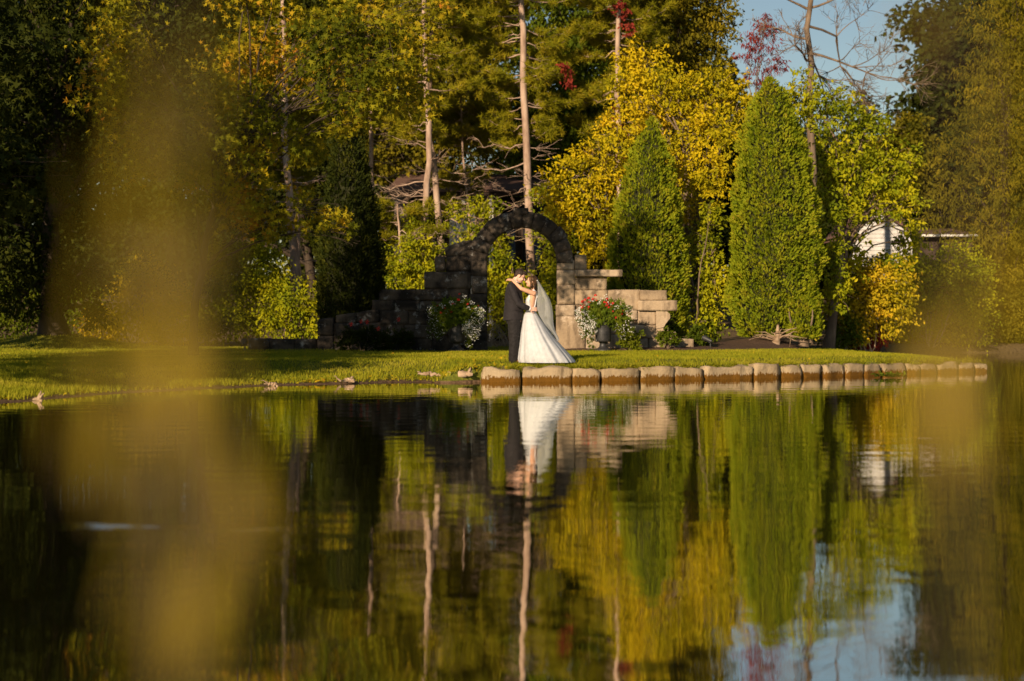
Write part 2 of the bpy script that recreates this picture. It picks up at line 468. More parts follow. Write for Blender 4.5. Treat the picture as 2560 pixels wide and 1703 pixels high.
xs = np.concatenate([[-900, -300, -120, -80, -60], np.arange(-45, -16, 1.5), np.arange(-16, -8, .4), np.arange(-8, 12, .16), np.arange(12, 20, .4), np.arange(20, 50, 2), [60, 90, 200, 900]])
ys = np.concatenate([[-300, -100, -40, -10], np.arange(-3, 3, .2), np.arange(3, 15, 2), np.arange(15, 23, .5), np.arange(23, 36, .12), np.arange(36, 62, .3), np.arange(62, 100, 2), [120, 180, 400, 900]])
gx, gy = np.meshgrid(xs, ys)
zz = ground_z(gx, gy)
V = np.stack([gx, gy, zz], -1).reshape(-1, 3)
nx, ny = len(xs), len(ys)
i, j = np.meshgrid(np.arange(ny - 1), np.arange(nx - 1), indexing='ij')
Fq = np.stack([i * nx + j, i * nx + j + 1, (i + 1) * nx + j + 1, (i + 1) * nx + j], -1).reshape(-1, 4)

def ground_mat():
    m, n = new_mat('lawn_ground'); L = n.links.new
    ge = nd(n, 'ShaderNodeNewGeometry'); sx = nd(n, 'ShaderNodeSeparateXYZ'); L(ge.outputs['Position'], sx.inputs[0])
    n1 = nd(n, 'ShaderNodeTexNoise', Scale=1.1, Detail=6.0); L(ge.outputs['Position'], n1.inputs['Vector'])
    n2 = nd(n, 'ShaderNodeTexNoise', Scale=14.0, Detail=6.0); L(ge.outputs['Position'], n2.inputs['Vector'])
    a = nd(n, 'ShaderNodeMath', operation='MULTIPLY_ADD'); L(n1.outputs[0], a.inputs[0]); a.inputs[1].default_value = .5
    h = nd(n, 'ShaderNodeMath', operation='MULTIPLY'); L(n2.outputs[0], h.inputs[0]); h.inputs[1].default_value = .5; L(h.outputs[0], a.inputs[2])
    g = ramp(n, [(.3, (.06, .075, .01)), (.5, (.13, .135, .016)), (.7, (.21, .18, .03))]); L(a.outputs[0], g.inputs[0])
    mud = ramp(n, [(.35, (.055, .032, .016)), (.65, (.17, .105, .06))]); L(n2.outputs[0], mud.inputs[0])
    z = nd(n, 'ShaderNodeMath', operation='MULTIPLY_ADD'); L(n1.outputs[0], z.inputs[0]); z.inputs[1].default_value = -.06; L(sx.outputs['Z'], z.inputs[2])
    f = ramp(n, [(.0, (0, 0, 0)), (.02, (1, 1, 1))]); L(z.outputs[0], f.inputs[0])
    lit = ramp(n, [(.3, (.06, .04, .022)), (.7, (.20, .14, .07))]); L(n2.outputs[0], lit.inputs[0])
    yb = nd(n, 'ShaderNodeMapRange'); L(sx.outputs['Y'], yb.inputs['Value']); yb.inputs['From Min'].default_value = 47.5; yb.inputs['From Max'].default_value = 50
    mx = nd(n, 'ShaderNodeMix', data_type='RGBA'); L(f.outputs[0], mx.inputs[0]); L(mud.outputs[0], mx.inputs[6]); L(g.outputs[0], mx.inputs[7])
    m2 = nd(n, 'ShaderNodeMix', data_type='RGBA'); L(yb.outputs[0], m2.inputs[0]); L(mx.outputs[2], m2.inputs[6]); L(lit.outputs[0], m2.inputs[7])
    b = nd(n, 'ShaderNodeBsdfPrincipled', Roughness=0.95); b.inputs['Specular IOR Level'].default_value = .1
    L(m2.outputs[2], b.inputs['Base Color'])
    bp = nd(n, 'ShaderNodeBump', Strength=0.8, Distance=0.04); L(n2.outputs[0], bp.inputs['Height']); L(bp.outputs[0], b.inputs['Normal'])
    o = nd(n, 'ShaderNodeOutputMaterial'); L(b.outputs[0], o.inputs['Surface'])
    return m
tag(Geo().add(V, Fq).build('ground', ground_mat()), kind='structure')

def water_mat():
    m, n = new_mat('pond_water'); L = n.links.new
    ge = nd(n, 'ShaderNodeNewGeometry')
    def noise(scale, stretch, detail=2.0):
        mp = nd(n, 'ShaderNodeMapping'); mp.inputs['Scale'].default_value = stretch
        L(ge.outputs['Position'], mp.inputs['Vector'])
        x = nd(n, 'ShaderNodeTexNoise', Scale=scale, Detail=detail); L(mp.outputs[0], x.inputs['Vector'])
        return x.outputs[0]
    a = noise(2.2, (.5, 1.0, 1)); b_ = noise(9.0, (.55, 1, 1))
    h = nd(n, 'ShaderNodeMath', operation='MULTIPLY_ADD'); L(b_, h.inputs[0]); h.inputs[1].default_value = .12; L(a, h.inputs[2])
    bp = nd(n, 'ShaderNodeBump', Strength=1.0, Distance=0.0034); L(h.outputs[0], bp.inputs['Height'])
    # patches of wind ripple nearer the camera on the left
    sx = nd(n, 'ShaderNodeSeparateXYZ'); L(ge.outputs['Position'], sx.inputs[0])
    c = noise(7.0, (.22, 1, 1), 3.0)
    mask = None
    for (cx, cy, rx, ry) in [(-1.12, 9.28, .62, .28), (-2.35, 9.5, .7, .22), (-2.6, 8.7, .8, .22)]:
        u = nd(n, 'ShaderNodeMath', operation='SUBTRACT'); L(sx.outputs['X'], u.inputs[0]); u.inputs[1].default_value = cx
        u2 = nd(n, 'ShaderNodeMath', operation='DIVIDE'); L(u.outputs[0], u2.inputs[0]); u2.inputs[1].default_value = rx
        u3 = nd(n, 'ShaderNodeMath', operation='POWER'); L(u2.outputs[0], u3.inputs[0]); u3.inputs[1].default_value = 2
        v = nd(n, 'ShaderNodeMath', operation='SUBTRACT'); L(sx.outputs['Y'], v.inputs[0]); v.inputs[1].default_value = cy
        v2 = nd(n, 'ShaderNodeMath', operation='DIVIDE'); L(v.outputs[0], v2.inputs[0]); v2.inputs[1].default_value = ry
        v3 = nd(n, 'ShaderNodeMath', operation='POWER'); L(v2.outputs[0], v3.inputs[0]); v3.inputs[1].default_value = 2
        s = nd(n, 'ShaderNodeMath', operation='ADD'); L(u3.outputs[0], s.inputs[0]); L(v3.outputs[0], s.inputs[1])
        e = nd(n, 'ShaderNodeMapRange'); L(s.outputs[0], e.inputs['Value']); e.inputs['From Min'].default_value = 1; e.inputs['From Max'].default_value = .0; e.interpolation_type = 'SMOOTHSTEP'
        if mask is None: mask = e.outputs[0]
        else:
            mm = nd(n, 'ShaderNodeMath', operation='MAXIMUM'); L(mask, mm.inputs[0]); L(e.outputs[0], mm.inputs[1]); mask = mm.outputs[0]
    cr_ = ramp(n, [(.48, (0, 0, 0)), (.70, (1, 1, 1))]); L(c, cr_.inputs[0])
    hm = nd(n, 'ShaderNodeMath', operation='MULTIPLY'); L(cr_.outputs[0], hm.inputs[0]); L(mask, hm.inputs[1])
    hk = nd(n, 'ShaderNodeMath', operation='MULTIPLY'); L(hm.outputs[0], hk.inputs[0]); hk.inputs[1].default_value = -.135
    cx_ = nd(n, 'ShaderNodeCombineXYZ'); L(hk.outputs[0], cx_.inputs['Y'])
    va = nd(n, 'ShaderNodeVectorMath', operation='ADD'); L(bp.outputs[0], va.inputs[0]); L(cx_.outputs[0], va.inputs[1])
    bp2 = nd(n, 'ShaderNodeVectorMath', operation='NORMALIZE'); L(va.outputs[0], bp2.inputs[0])
    d_ = nd(n, 'ShaderNodeBsdfDiffuse'); d_.inputs['Color'].default_value = (.010, .008, .002, 1)
    gl = nd(n, 'ShaderNodeBsdfGlossy'); gl.inputs['Roughness'].default_value = .014; gl.inputs['Color'].default_value = (.97, .96, .90, 1)
    fr = nd(n, 'ShaderNodeFresnel', IOR=2.5); L(bp2.outputs[0], fr.inputs['Normal'])
    L(bp2.outputs[0], gl.inputs['Normal'])
    fm = nd(n, 'ShaderNodeMath', operation='MULTIPLY_ADD'); L(fr.outputs[0], fm.inputs[0]); fm.inputs[1].default_value = .5; fm.inputs[2].default_value = .5
    ms = nd(n, 'ShaderNodeMixShader'); L(fm.outputs[0], ms.inputs[0]); L(d_.outputs[0], ms.inputs[1]); L(gl.outputs[0], ms.inputs[2])
    o = nd(n, 'ShaderNodeOutputMaterial'); L(ms.outputs[0], o.inputs['Surface'])
    return m
tag(Geo().add([(-400, -2, 0), (400, -2, 0), (400, 64, 0), (-400, 64, 0)], [(0, 1, 2, 3)]).build('water', water_mat()), kind='structure')

# mulch bed draped on the lawn round the right wall and the cedars
bed = np.array([(1.15, 42.55), (2.6, 42.45), (4.4, 42.6), (5.8, 43.6), (6.9, 45.0), (7.9, 46.4), (8.6, 48), (7.5, 50), (3, 50), (1.15, 50)])
bx, by = np.meshgrid(np.arange(1, 8.8, .12), np.arange(42.3, 50, .12))
bw = inside(bed, bx + .1 * wob(bx, by, 4), by + .1 * wob(bx, by, 5))
bd = dist_line(list(map(tuple, bed)) + [tuple(bed[0])], bx, by)
mound = .24 * np.exp(-(((bx - 7.0) / 1.3) ** 2 + ((by - 46.9) / 1.3) ** 2)) + .10 * np.exp(-(((bx - 4.7) / 1.5) ** 2 + ((by - 45.5) / 1.8) ** 2))
bz = ground_z(bx, by) + np.where(bw, .012 + .05 * sstep(bd / .35) + mound * sstep(bd / .9) + .012 * wob(bx, by, 9), -.05)
def bed_z(x, y):
    k = np.argmin((bx - x) ** 2 + (by - y) ** 2); return float(bz.ravel()[k])
nyb, nxb = bx.shape
i, j = np.meshgrid(np.arange(nyb - 1), np.arange(nxb - 1), indexing='ij')
Fb = np.stack([i * nxb + j, i * nxb + j + 1, (i + 1) * nxb + j + 1, (i + 1) * nxb + j], -1).reshape(-1, 4)
tag(Geo().add(np.stack([bx, by, bz], -1).reshape(-1, 3), Fb).build('mulch_bed', M['mulch']), kind='structure')

# grass: blades on the lawn, longer along the unmown bank
rng = np.random.default_rng(11)
N = 330000
D_ = 1 / rng.uniform(1 / 48.5, 1 / 24.0, N); px_ = rng.uniform(-40, 2600, N)
bxx = (px_ - 1280) / F * D_; byy = D_
z_ = ground_z(bxx, byy)
dS_ = dist_line(SHORE, bxx, byy); dE_ = dist_line(EDGE_IN, bxx, byy)
ok = (z_ > .015 + .06 * rng.random(N) ** 1.5) & inside(POLY, bxx, byy) & (~inside(bed, bxx, byy)) & (dE_ > .1 + .1 * wob(bxx, byy, 3))
ok &= ~((byy > 43.3) & (byy < 44.4) & (bxx > -7) & (bxx < 4))
bxx, byy, z_, dS_, dE_ = bxx[ok], byy[ok], z_[ok], dS_[ok], dE_[ok]
n = len(bxx)
hgt = rng.uniform(.03, .06, n) + .085 * np.exp(-(dS_ / 1.6) ** 2) * rng.random(n) * (bxx < -.7) + .035 * (dE_ < .3) * rng.random(n)
az = rng.uniform(0, 2 * PI, n)
lean = rng.normal(0, .35, (n, 2)) * hgt[:, None]
wd = rng.uniform(.006, .011, n)
b0 = np.stack([bxx - np.cos(az) * wd, byy - np.sin(az) * wd, z_ - .01], -1)
b1 = np.stack([bxx + np.cos(az) * wd, byy + np.sin(az) * wd, z_ - .01], -1)
tp = np.stack([bxx + lean[:, 0], byy + lean[:, 1], z_ + hgt], -1)
jx = []
for pxj in (1206, 1436, 1503, 1602, 1606, 1688, 1888, 1951, 2060, 2118, 2210, 2268, 2346, 1350, 1400, 1560, 1640, 1830, 1240, 1290, 1470, 1540, 1580, 1720, 1790, 1930, 1980, 2030, 2090, 2150, 2240, 2320, 2380, 2430):
    wl_ = np.interp(pxj, [1205, 1600, 2010, 2464], [956, 952, 943.5, 930]); xj, yj = W(pxj, wl_)
    m_ = 200
    q_ = np.stack([xj + rng.normal(0, .09, m_), yj + .12 + np.abs(rng.normal(0, .16, m_)), .25 + rng.uniform(-.02, .03, m_)], -1)
    jx.append(q_)
q_ = np.concatenate(jx); m_ = len(q_); az_ = rng.uniform(0, 2 * PI, m_); o_ = np.stack([np.cos(az_), np.sin(az_), 0 * az_], -1) * .008
e_ = q_ + np.stack([rng.normal(0, .05, m_), rng.normal(-.07, .06, m_), rng.uniform(-.09, .11, m_)], -1)
b0 = np.concatenate([b0, q_ - o_]); b1 = np.concatenate([b1, q_ + o_]); tp = np.concatenate([tp, e_]); n = len(b0)
tag(Geo().add(np.stack([b0, b1, tp], 1).reshape(-1, 3), np.arange(3 * n).reshape(-1, 3), rng.random(n)).build('grass', M['grass'], smooth=False),
    'short sunlit lawn grass between the pond edge and the ruined wall', 'grass', kind='stuff')

# ------------------------------------------------------------------ stones
def block(g, p0, p1, seed, rough=.02, rnd=None, rnd_edge=.14, nsub=(8, 4, 6), rmax=.012, drop=0.0):
    """one hewn block between two corner points, rounded and uneven; appended to g"""
    p0 = np.asarray(p0, float); p1 = np.asarray(p1, float)
    c = (p0 + p1) / 2; h = np.abs(p1 - p0) / 2
    V = []; Fc = []; idx = {}
    nxx, nyy, nzz = nsub
    def vid(i, j, k):
        if (i, j, k) not in idx:
            idx[(i, j, k)] = len(V); V.append((2 * i / nxx - 1, 2 * j / nyy - 1, 2 * k / nzz - 1))
        return idx[(i, j, k)]
    for a in (0, nxx):
        for j in range(nyy):
            for k in range(nzz):
                f = [vid(a, j, k), vid(a, j + 1, k), vid(a, j + 1, k + 1), vid(a, j, k + 1)]; Fc.append(f if a else f[::-1])
    for b in (0, nyy):
        for i in range(nxx):
            for k in range(nzz):
                f = [vid(i, b, k), vid(i, b, k + 1), vid(i + 1, b, k + 1), vid(i + 1, b, k)]; Fc.append(f if b else f[::-1])
    for e in (0, nzz):
        for i in range(nxx):
            for j in range(nyy):
                f = [vid(i, j, e), vid(i + 1, j, e), vid(i + 1, j + 1, e), vid(i, j + 1, e)]; Fc.append(f if e else f[::-1])
    V = np.array(V, float)
    rr = min(rnd_edge * 2 * h.min(), rmax)
    q = V * h
    core = np.clip(q, -(h - rr), h - rr)
    dv = q - core
    L = np.linalg.norm(dv, axis=1)[:, None]
    q = core + np.where(L > 1e-9, dv / np.maximum(L, 1e-9) * np.minimum(L, rr), 0)
    o = np.array([mnoise.noise_vector(Vector(tuple((c + v) * 2.3 + seed * 3.1))) for v in q]) + .5 * np.array([mnoise.noise_vector(Vector(tuple((c + v) * 6 + seed * 1.7))) for v in q])
    q = q + o * rough
    q[:, 2] -= drop * np.clip(.5 - q[:, 0] / (2 * h[0]), 0, 1) ** 1.5 * np.clip(q[:, 2] / h[2] + .6, 0, 1)
    g.add(q + c, np.array(Fc), random.Random(seed).random() if rnd is None else rnd)
WD = 43.5
SC = F / WD
def wp(px, py, dy=0.0):
    p = P(px, py, WD); p[1] += dy; return p
def wblock(g, x0, x1, y0, y1, seed, d0=0.0, d1=.55, rough=.016, **kw):
    e = .0015
    block(g, wp(x0, y1, d0) + np.array([e, 0, e]), wp(x1, y0, d1) - np.array([e, 0, e]), seed, rough, **kw)

ruin = empty('stone_arch_ruin', (wp(1305, 880)[0], WD + .3, .3), 'ruined sandstone wall stepping up to a round arch behind the couple', 'stone ruin')
C0 = wp(1304.7, 655)
# arch ring
ring = Geo()
angs = np.linspace(-2, 182, 13)
rs = random.Random(4)
for k in range(12):
    a0, a1 = R(angs[k] + .12), R(angs[k + 1] - .12)
    rin = 87.5 / SC; rout = (129 + rs.uniform(-2, 3.5)) / SC
    if k in (10, 11): rout += .05
    if k in (5, 6): rout = 127.5 / SC
    dy0 = rs.uniform(-.02, .03); dy1 = .5
    V = []; Fc = []
    na, nr, nd_ = 4, 3, 3
    idx = {}
    def pt(i, j, l):
        if (i, j, l) in idx: return idx[(i, j, l)]
        ta = i / na; tr = j / nr; td = l / nd_
        a = a0 + (a1 - a0) * ta; r = rin + (rout - rin) * tr
        inset = .008 if (i in (0, na)) and (l == 0 or j == nr) else 0
        p = np.array([C0[0] + r * math.cos(a), WD + dy0 + (dy1 - dy0) * td + inset, C0[2] + r * math.sin(a)])
        if j == nr and i in (0, na): p -= np.array([math.cos(a), 0, math.sin(a)]) * .010
        p += np.array(mnoise.noise_vector(Vector(tuple(p * 3)))) * .009
        idx[(i, j, l)] = len(V); V.append(p); return idx[(i, j, l)]
    for i in range(na):
        for j in range(nr):
            Fc.append([pt(i, j, 0), pt(i, j + 1, 0), pt(i + 1, j + 1, 0), pt(i + 1, j, 0)])
            Fc.append([pt(i, j, nd_), pt(i + 1, j, nd_), pt(i + 1, j + 1, nd_), pt(i, j + 1, nd_)])
        for l in range(nd_):
            Fc.append([pt(i, 0, l), pt(i + 1, 0, l), pt(i + 1, 0, l + 1), pt(i, 0, l + 1)])
            Fc.append([pt(i, nr, l), pt(i, nr, l + 1), pt(i + 1, nr, l + 1), pt(i + 1, nr, l)])
    for j in range(nr):
        for l in range(nd_):
            Fc.append([pt(0, j, l), pt(0, j, l + 1), pt(0, j + 1, l + 1), pt(0, j + 1, l)])
            Fc.append([pt(na, j, l), pt(na, j + 1, l), pt(na, j + 1, l + 1), pt(na, j, l + 1)])
    ring.add(np.array(V), np.array(Fc), rs.random())
rg = ring.build('arch_ring', M['stone_old_shaded'], ruin)
kg = Geo(); wblock(kg, 1283, 1321, 519, 535, 77, -.02, .45); kg.build('keystone', M['stone_old_shaded'], rg)

def pier(blocks, name, mat):
    g = Geo()
    for k, b in enumerate(blocks): wblock(g, *b[:4], seed=100 + k + int(b[0]), **(b[4] if len(b) > 4 else {}))
    return g.build(name, mat, ruin)
pier([(1176, 1218, 651, 690), (1179, 1217.5, 690, 735), (1172, 1217, 735, 790), (1166, 1218, 790, 832), (1168, 1219, 832, 882)], 'pier', M['stone_old_shaded'])
pier([(1393, 1436, 651, 674.5), (1392, 1438, 674.5, 712), (1392.5, 1436, 712, 762), (1390, 1437, 762, 791, dict(d0=-.06)), (1390.5, 1462, 791, 884, dict(d0=-.06))], 'pier', M['stone'])
# left side, stepping down away from the arch
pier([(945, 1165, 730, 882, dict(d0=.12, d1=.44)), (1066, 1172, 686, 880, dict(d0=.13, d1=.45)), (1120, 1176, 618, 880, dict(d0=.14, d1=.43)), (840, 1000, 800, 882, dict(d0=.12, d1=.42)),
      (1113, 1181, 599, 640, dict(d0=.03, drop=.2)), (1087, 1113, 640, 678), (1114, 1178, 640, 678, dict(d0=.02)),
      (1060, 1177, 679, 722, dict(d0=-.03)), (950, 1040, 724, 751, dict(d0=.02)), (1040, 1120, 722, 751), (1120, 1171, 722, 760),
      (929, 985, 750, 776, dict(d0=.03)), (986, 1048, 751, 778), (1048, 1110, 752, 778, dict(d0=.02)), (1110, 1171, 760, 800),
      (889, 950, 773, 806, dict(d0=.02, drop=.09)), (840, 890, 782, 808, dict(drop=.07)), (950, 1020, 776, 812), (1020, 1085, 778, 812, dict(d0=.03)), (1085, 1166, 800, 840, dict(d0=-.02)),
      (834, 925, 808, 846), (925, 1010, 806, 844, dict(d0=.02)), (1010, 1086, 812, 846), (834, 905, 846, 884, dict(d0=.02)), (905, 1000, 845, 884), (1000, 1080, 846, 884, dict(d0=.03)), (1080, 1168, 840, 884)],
     'stepped_wall', M['stone_old_shaded'])
pier([(793, 834, 794, 840, dict(d0=-.05, d1=.6, rmax=.09, drop=.04)), (793, 834, 840, 884, dict(d0=-.04, d1=.6))], 'end_post', M['stone_old_shaded'])
# right side
pier([(1445, 1590, 735, 882, dict(d0=.12, d1=.44)), (1445, 1512, 698, 880, dict(d0=.13, d1=.45)), (1560, 1632, 790, 882, dict(d0=.14, d1=.43)),
      (1437, 1467, 637, 674, dict(d0=.02)), (1438, 1517, 693, 725, dict(d0=.03)), (1437, 1520, 725, 762), (1520, 1600, 724.5, 776, dict(d0=.02)), (1600, 1667, 725.5, 751, dict(d0=-.02)),
      (1438, 1522, 762, 791, dict(d0=.03)), (1522, 1594, 776, 800, dict(d0=.03)), (1462, 1560, 791, 836, dict(d0=.02)), (1594, 1640, 777, 812, dict(d0=.04)),
      (1560, 1640, 812, 846), (1462, 1560, 836, 884), (1560, 1622, 846, 884, dict(d0=.02)), (1622, 1690, 828, 884, dict(d0=.03)), (1690, 1735, 847, 884, dict(d0=.05))],
     'stepped_wall', M['stone'])
pier([(1436, 1556, 674.5, 692, dict(d0=-.12, d1=.5, rough=.012))], 'projecting_slab', M['stone'])
pier([(1594, 1693, 751, 777, dict(d0=-.06, d1=.5, rough=.014))], 'projecting_slab', M['stone'])
# scrolled corbel stone under the lower slab
g = Geo()
prof = [(1640, 778), (1668, 779), (1675, 786), (1675, 796), (1669, 803), (1663, 811), (1660, 818), (1640, 822)]
pr = np.array([wp(x, y) for x, y in prof]); k = len(prof)
A = pr.copy(); A[:, 1] = WD - .03; B = pr.copy(); B[:, 1] = WD + .45
g.add(np.vstack([A, B]), [(i, (i + 1) % k, k + (i + 1) % k, k + i) for i in range(k)], .8)
g.add(A, [tuple(range(k))[::-1]], .8); g.add(B, [tuple(range(k))], .8)
g.build('corbel', M['stone'], ruin, smooth=False)
g = Geo(); wblock(g, 1640, 1672, 820, 829, 901, .0, .5); g.build('corbel_base', M['stone'], ruin)

# low garden wall running left from the ruin
g = Geo()
for k, (a, b) in enumerate([(618, 672), (672, 735), (735, 791)]):
    wblock(g, a, b, 846 + (0 if k == 0 else 1.5), 884, 300 + k, .15, .55)
lw = g.build('low_wall', M['stone_old_shaded']); tag(lw, 'low dark stone wall in shade running left from the ruin', 'wall')

# edging stones along the water
EDGES = [(1205, 1306), (1308, 1433), (1436, 1502), (1504, 1600), (1604, 1686), (1690, 1761), (1763, 1887), (1889, 1950), (1952, 2007), (2009, 2055), (2062, 2117), (2119, 2162), (2164, 2206), (2212, 2266), (2269, 2300), (2303, 2342), (2350, 2398), (2400, 2438), (2440, 2463)]
TOPS = [922, 918, 917, 917, 916, 916, 914, 912.5, 912.5, 910, 911, 908, 908, 906, 907, 906, 906, 906, 908]
desc = ['left end block of the pond edging, wide and rounded, nearest the driftwood', 'longest pale block of the pond edging, below the train of the wedding dress',
        'short edging block just right of the dress train, with grass on its left joint', 'long flat edging block below the red flower urn, dark crack at its left end',
        'edging block mostly covered in brown algae below the small bushes', 'edging block left of the very long one, with a notch of grass on its left',
        'very long low edging block below the left conical cedar', 'edging block under the gap between the cedars, sloping top',
        'small dark capped edging block left of a tilted one, below the big cedar', 'tall squarish edging block with a clean right face below the big cedar',
        'edging block with a grassy notch on its left below the leafless stump', 'small square edging block third left of the floating weeds',
        'edging block second left of the floating weeds, right joint overgrown', 'edging block directly behind the floating clump of pond weed',
        'narrow edging block just right of the floating pond weed', 'edging block sixth from the far right end of the row, pale top', 'edging block third from the far right end of the row',
        'edging block second from the far right tip of the lawn', 'last small edging block at the far right tip of the lawn']
sx_ = np.array([p[0] for p in STONE_LINE]); sy_ = np.array([p[1] for p in STONE_LINE])
for k, ((a, b), tp_) in enumerate(zip(EDGES, TOPS)):
    wl = np.interp((a + b) / 2, [1205, 1310, 1435, 1600, 1760, 1890, 2010, 2120, 2205, 2300, 2400, 2464], [956, 955, 954, 952, 949, 946.5, 943.5, 940.5, 938, 935, 932, 930])
    xa, ya = W(a, np.interp(a, [1205, 1310, 1435, 1600, 1760, 1890, 2010, 2120, 2205, 2300, 2400, 2464], [956, 955, 954, 952, 949, 946.5, 943.5, 940.5, 938, 935, 932, 930]))
    xb, yb_ = W(b, np.interp(b, [1205, 1310, 1435, 1600, 1760, 1890, 2010, 2120, 2205, 2300, 2400, 2464], [956, 955, 954, 952, 949, 946.5, 943.5, 940.5, 938, 935, 932, 930]))
    D0 = (ya + yb_) / 2
    top = HC - (tp_ - YH) / F * (D0 + .1) + rs.uniform(-.035, .02)
    L = math.hypot(xb - xa, yb_ - ya)
    g = Geo()
    block(g, (-L / 2 + .004, 0, -.35), (L / 2 - .004, .5, top), 500 + k, .065, rnd_edge=.22, nsub=(max(6, int(L * 12)), 6, 9), rmax=.034)
    o = g.build('edging_stone', M['edge'])
    o.location = ((xa + xb) / 2, (ya + yb_) / 2, 0); o.rotation_euler = (rs.uniform(-.05, .02), rs.uniform(-.022, .022), math.atan2(yb_ - ya, xb - xa) + rs.uniform(-.02, .02))
    tag(o, desc[k], 'edging stone', 'sandstone blocks edging the pond')

# ------------------------------------------------------------------ conical cedars
def cedar(name, label, D, prof, seed, n=15000, mat=None, base_z=None, size=.15, group=None, squash=.85, tips=None):
    """prof rows: (view y, left x, right x)"""
    rng = np.random.default_rng(seed)
    s = F / K / D
    prof = np.array(prof, float)
    zs_ = HC - (prof[:, 0] - YH / K) / s
    cx = ((prof[:, 1] + prof[:, 2]) / 2 - 1178.5) / s
    hw = (prof[:, 2] - prof[:, 1]) / 2 / s
    o = np.argsort(zs_); zs_, cx, hw = zs_[o], cx[o], hw[o]
    z0 = zs_[0] if base_z is None else base_z
    root = empty(name, (cx[0], D, z0), label, 'tree', group)
    n = int(n * 1.55)
    gt, gc, gi = Geo(), Geo(), Geo()
    zz = np.linspace(z0 - .1, zs_[-1] - .3, 10)
    tube(gt, np.stack([np.interp(zz, zs_, cx), np.full(10, D), zz], -1), np.linspace(.16, .02, 10), 8)
    for k in range(5):
        a = rng.uniform(0, 2 * PI); h0 = z0 + .1 + .05 * k
        st = np.array([cx[0], D, h0]); e = st + np.array([math.cos(a) * .5, math.sin(a) * .5, .7])
        tube(gt, curve(st, e, 6, (math.cos(a) * .15, math.sin(a) * .15, -.1)), np.linspace(.05, .015, 6), 5)
    gt.build('trunk', M['bark'], root)
    # solid dark core, added to block light inside the sprays
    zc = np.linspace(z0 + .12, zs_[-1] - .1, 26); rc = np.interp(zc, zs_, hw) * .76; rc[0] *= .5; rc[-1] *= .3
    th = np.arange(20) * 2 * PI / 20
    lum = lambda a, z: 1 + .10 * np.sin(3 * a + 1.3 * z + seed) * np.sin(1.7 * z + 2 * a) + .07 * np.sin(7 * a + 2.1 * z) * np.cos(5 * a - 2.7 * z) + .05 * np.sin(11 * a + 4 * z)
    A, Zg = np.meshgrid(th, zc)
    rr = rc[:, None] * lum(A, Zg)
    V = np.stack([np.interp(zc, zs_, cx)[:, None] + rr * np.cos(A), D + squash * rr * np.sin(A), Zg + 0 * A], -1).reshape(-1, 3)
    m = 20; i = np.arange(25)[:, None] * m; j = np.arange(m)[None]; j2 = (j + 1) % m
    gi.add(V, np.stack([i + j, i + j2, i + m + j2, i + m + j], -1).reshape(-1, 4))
    # sprays
    zt = rng.uniform(z0 + .1, zs_[-1], n * 3)
    keep = rng.random(n * 3) < (np.interp(zt, zs_, hw) + .12) / (hw.max() + .12)
    z = zt[keep][:n]; k = len(z)
    a = rng.uniform(0, 2 * PI, k)
    # clumps: radius follows a lumpy field, with darker holes
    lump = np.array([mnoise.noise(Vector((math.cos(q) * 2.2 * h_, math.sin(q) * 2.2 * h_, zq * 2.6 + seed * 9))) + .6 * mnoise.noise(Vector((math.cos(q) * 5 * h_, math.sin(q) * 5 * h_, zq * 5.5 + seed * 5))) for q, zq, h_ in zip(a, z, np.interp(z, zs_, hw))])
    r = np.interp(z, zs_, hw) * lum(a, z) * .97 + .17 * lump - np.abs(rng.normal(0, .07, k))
    r = np.maximum(r, .02)
    p = np.stack([np.interp(z, zs_, cx) + r * np.cos(a), D + squash * r * np.sin(a), z], -1)
    out = np.stack([np.cos(a), np.sin(a), np.zeros(k)], -1)
    t = out * .55 + rng.normal(0, .38, (k, 3)); t[:, 2] += .75
    nn = np.stack([-np.sin(a), np.cos(a), np.zeros(k)], -1) * rng.choice([-1, 1], k)[:, None] * .7 + out * .7 + rng.normal(0, .35, (k, 3))
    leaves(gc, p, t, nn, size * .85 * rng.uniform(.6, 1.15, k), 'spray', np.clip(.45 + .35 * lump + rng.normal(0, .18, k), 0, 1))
    mt = mat or M['cedar']
    cr = gc.build('crown', mt, root, smooth=False)
    gi.build('dark_core', M['cedar_core'], cr)
    return root

cedar('conical_cedar', 'tallest clipped looking green conical cedar with a double tip, right of the ruin', 47.3,
      [(182, 1768, 1776), (220, 1742, 1812), (300, 1716, 1842), (400, 1697, 1866), (500, 1684, 1882), (600, 1677, 1889), (700, 1679, 1878), (760, 1690, 1838), (792, 1712, 1790)], 1, 21000, base_z=bed_z(6.1, 47.3), group='conical cedars')
cedar('conical_cedar', 'shorter green conical cedar right behind the projecting stone slab, left side in shadow', 47.8,
      [(272, 1497, 1505), (350, 1456, 1536), (450, 1424, 1556), (550, 1402, 1572), (650, 1398, 1582), (740, 1410, 1584), (800, 1440, 1560)], 2, 15000, base_z=bed_z(4.0, 47.8), group='conical cedars')
cedar('conical_cedar', 'low young cedar growing at the foot of the tallest cedar', 46.6,
      [(672, 1838, 1850), (700, 1818, 1878), (740, 1808, 1894), (780, 1818, 1886), (796, 1830, 1870)], 3, 2600, base_z=bed_z(7.5, 46.6), group='conical cedars')
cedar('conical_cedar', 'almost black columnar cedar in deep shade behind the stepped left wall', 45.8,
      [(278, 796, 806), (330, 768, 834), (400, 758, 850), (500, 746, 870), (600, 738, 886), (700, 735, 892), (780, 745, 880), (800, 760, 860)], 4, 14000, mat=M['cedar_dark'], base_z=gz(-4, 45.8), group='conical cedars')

# ------------------------------------------------------------------ yellow and green trees behind the ruin
def base_at(px, D): 
    x = (px - 1178.5) / (F / K) * D
    return (x, D, gz(x, D))

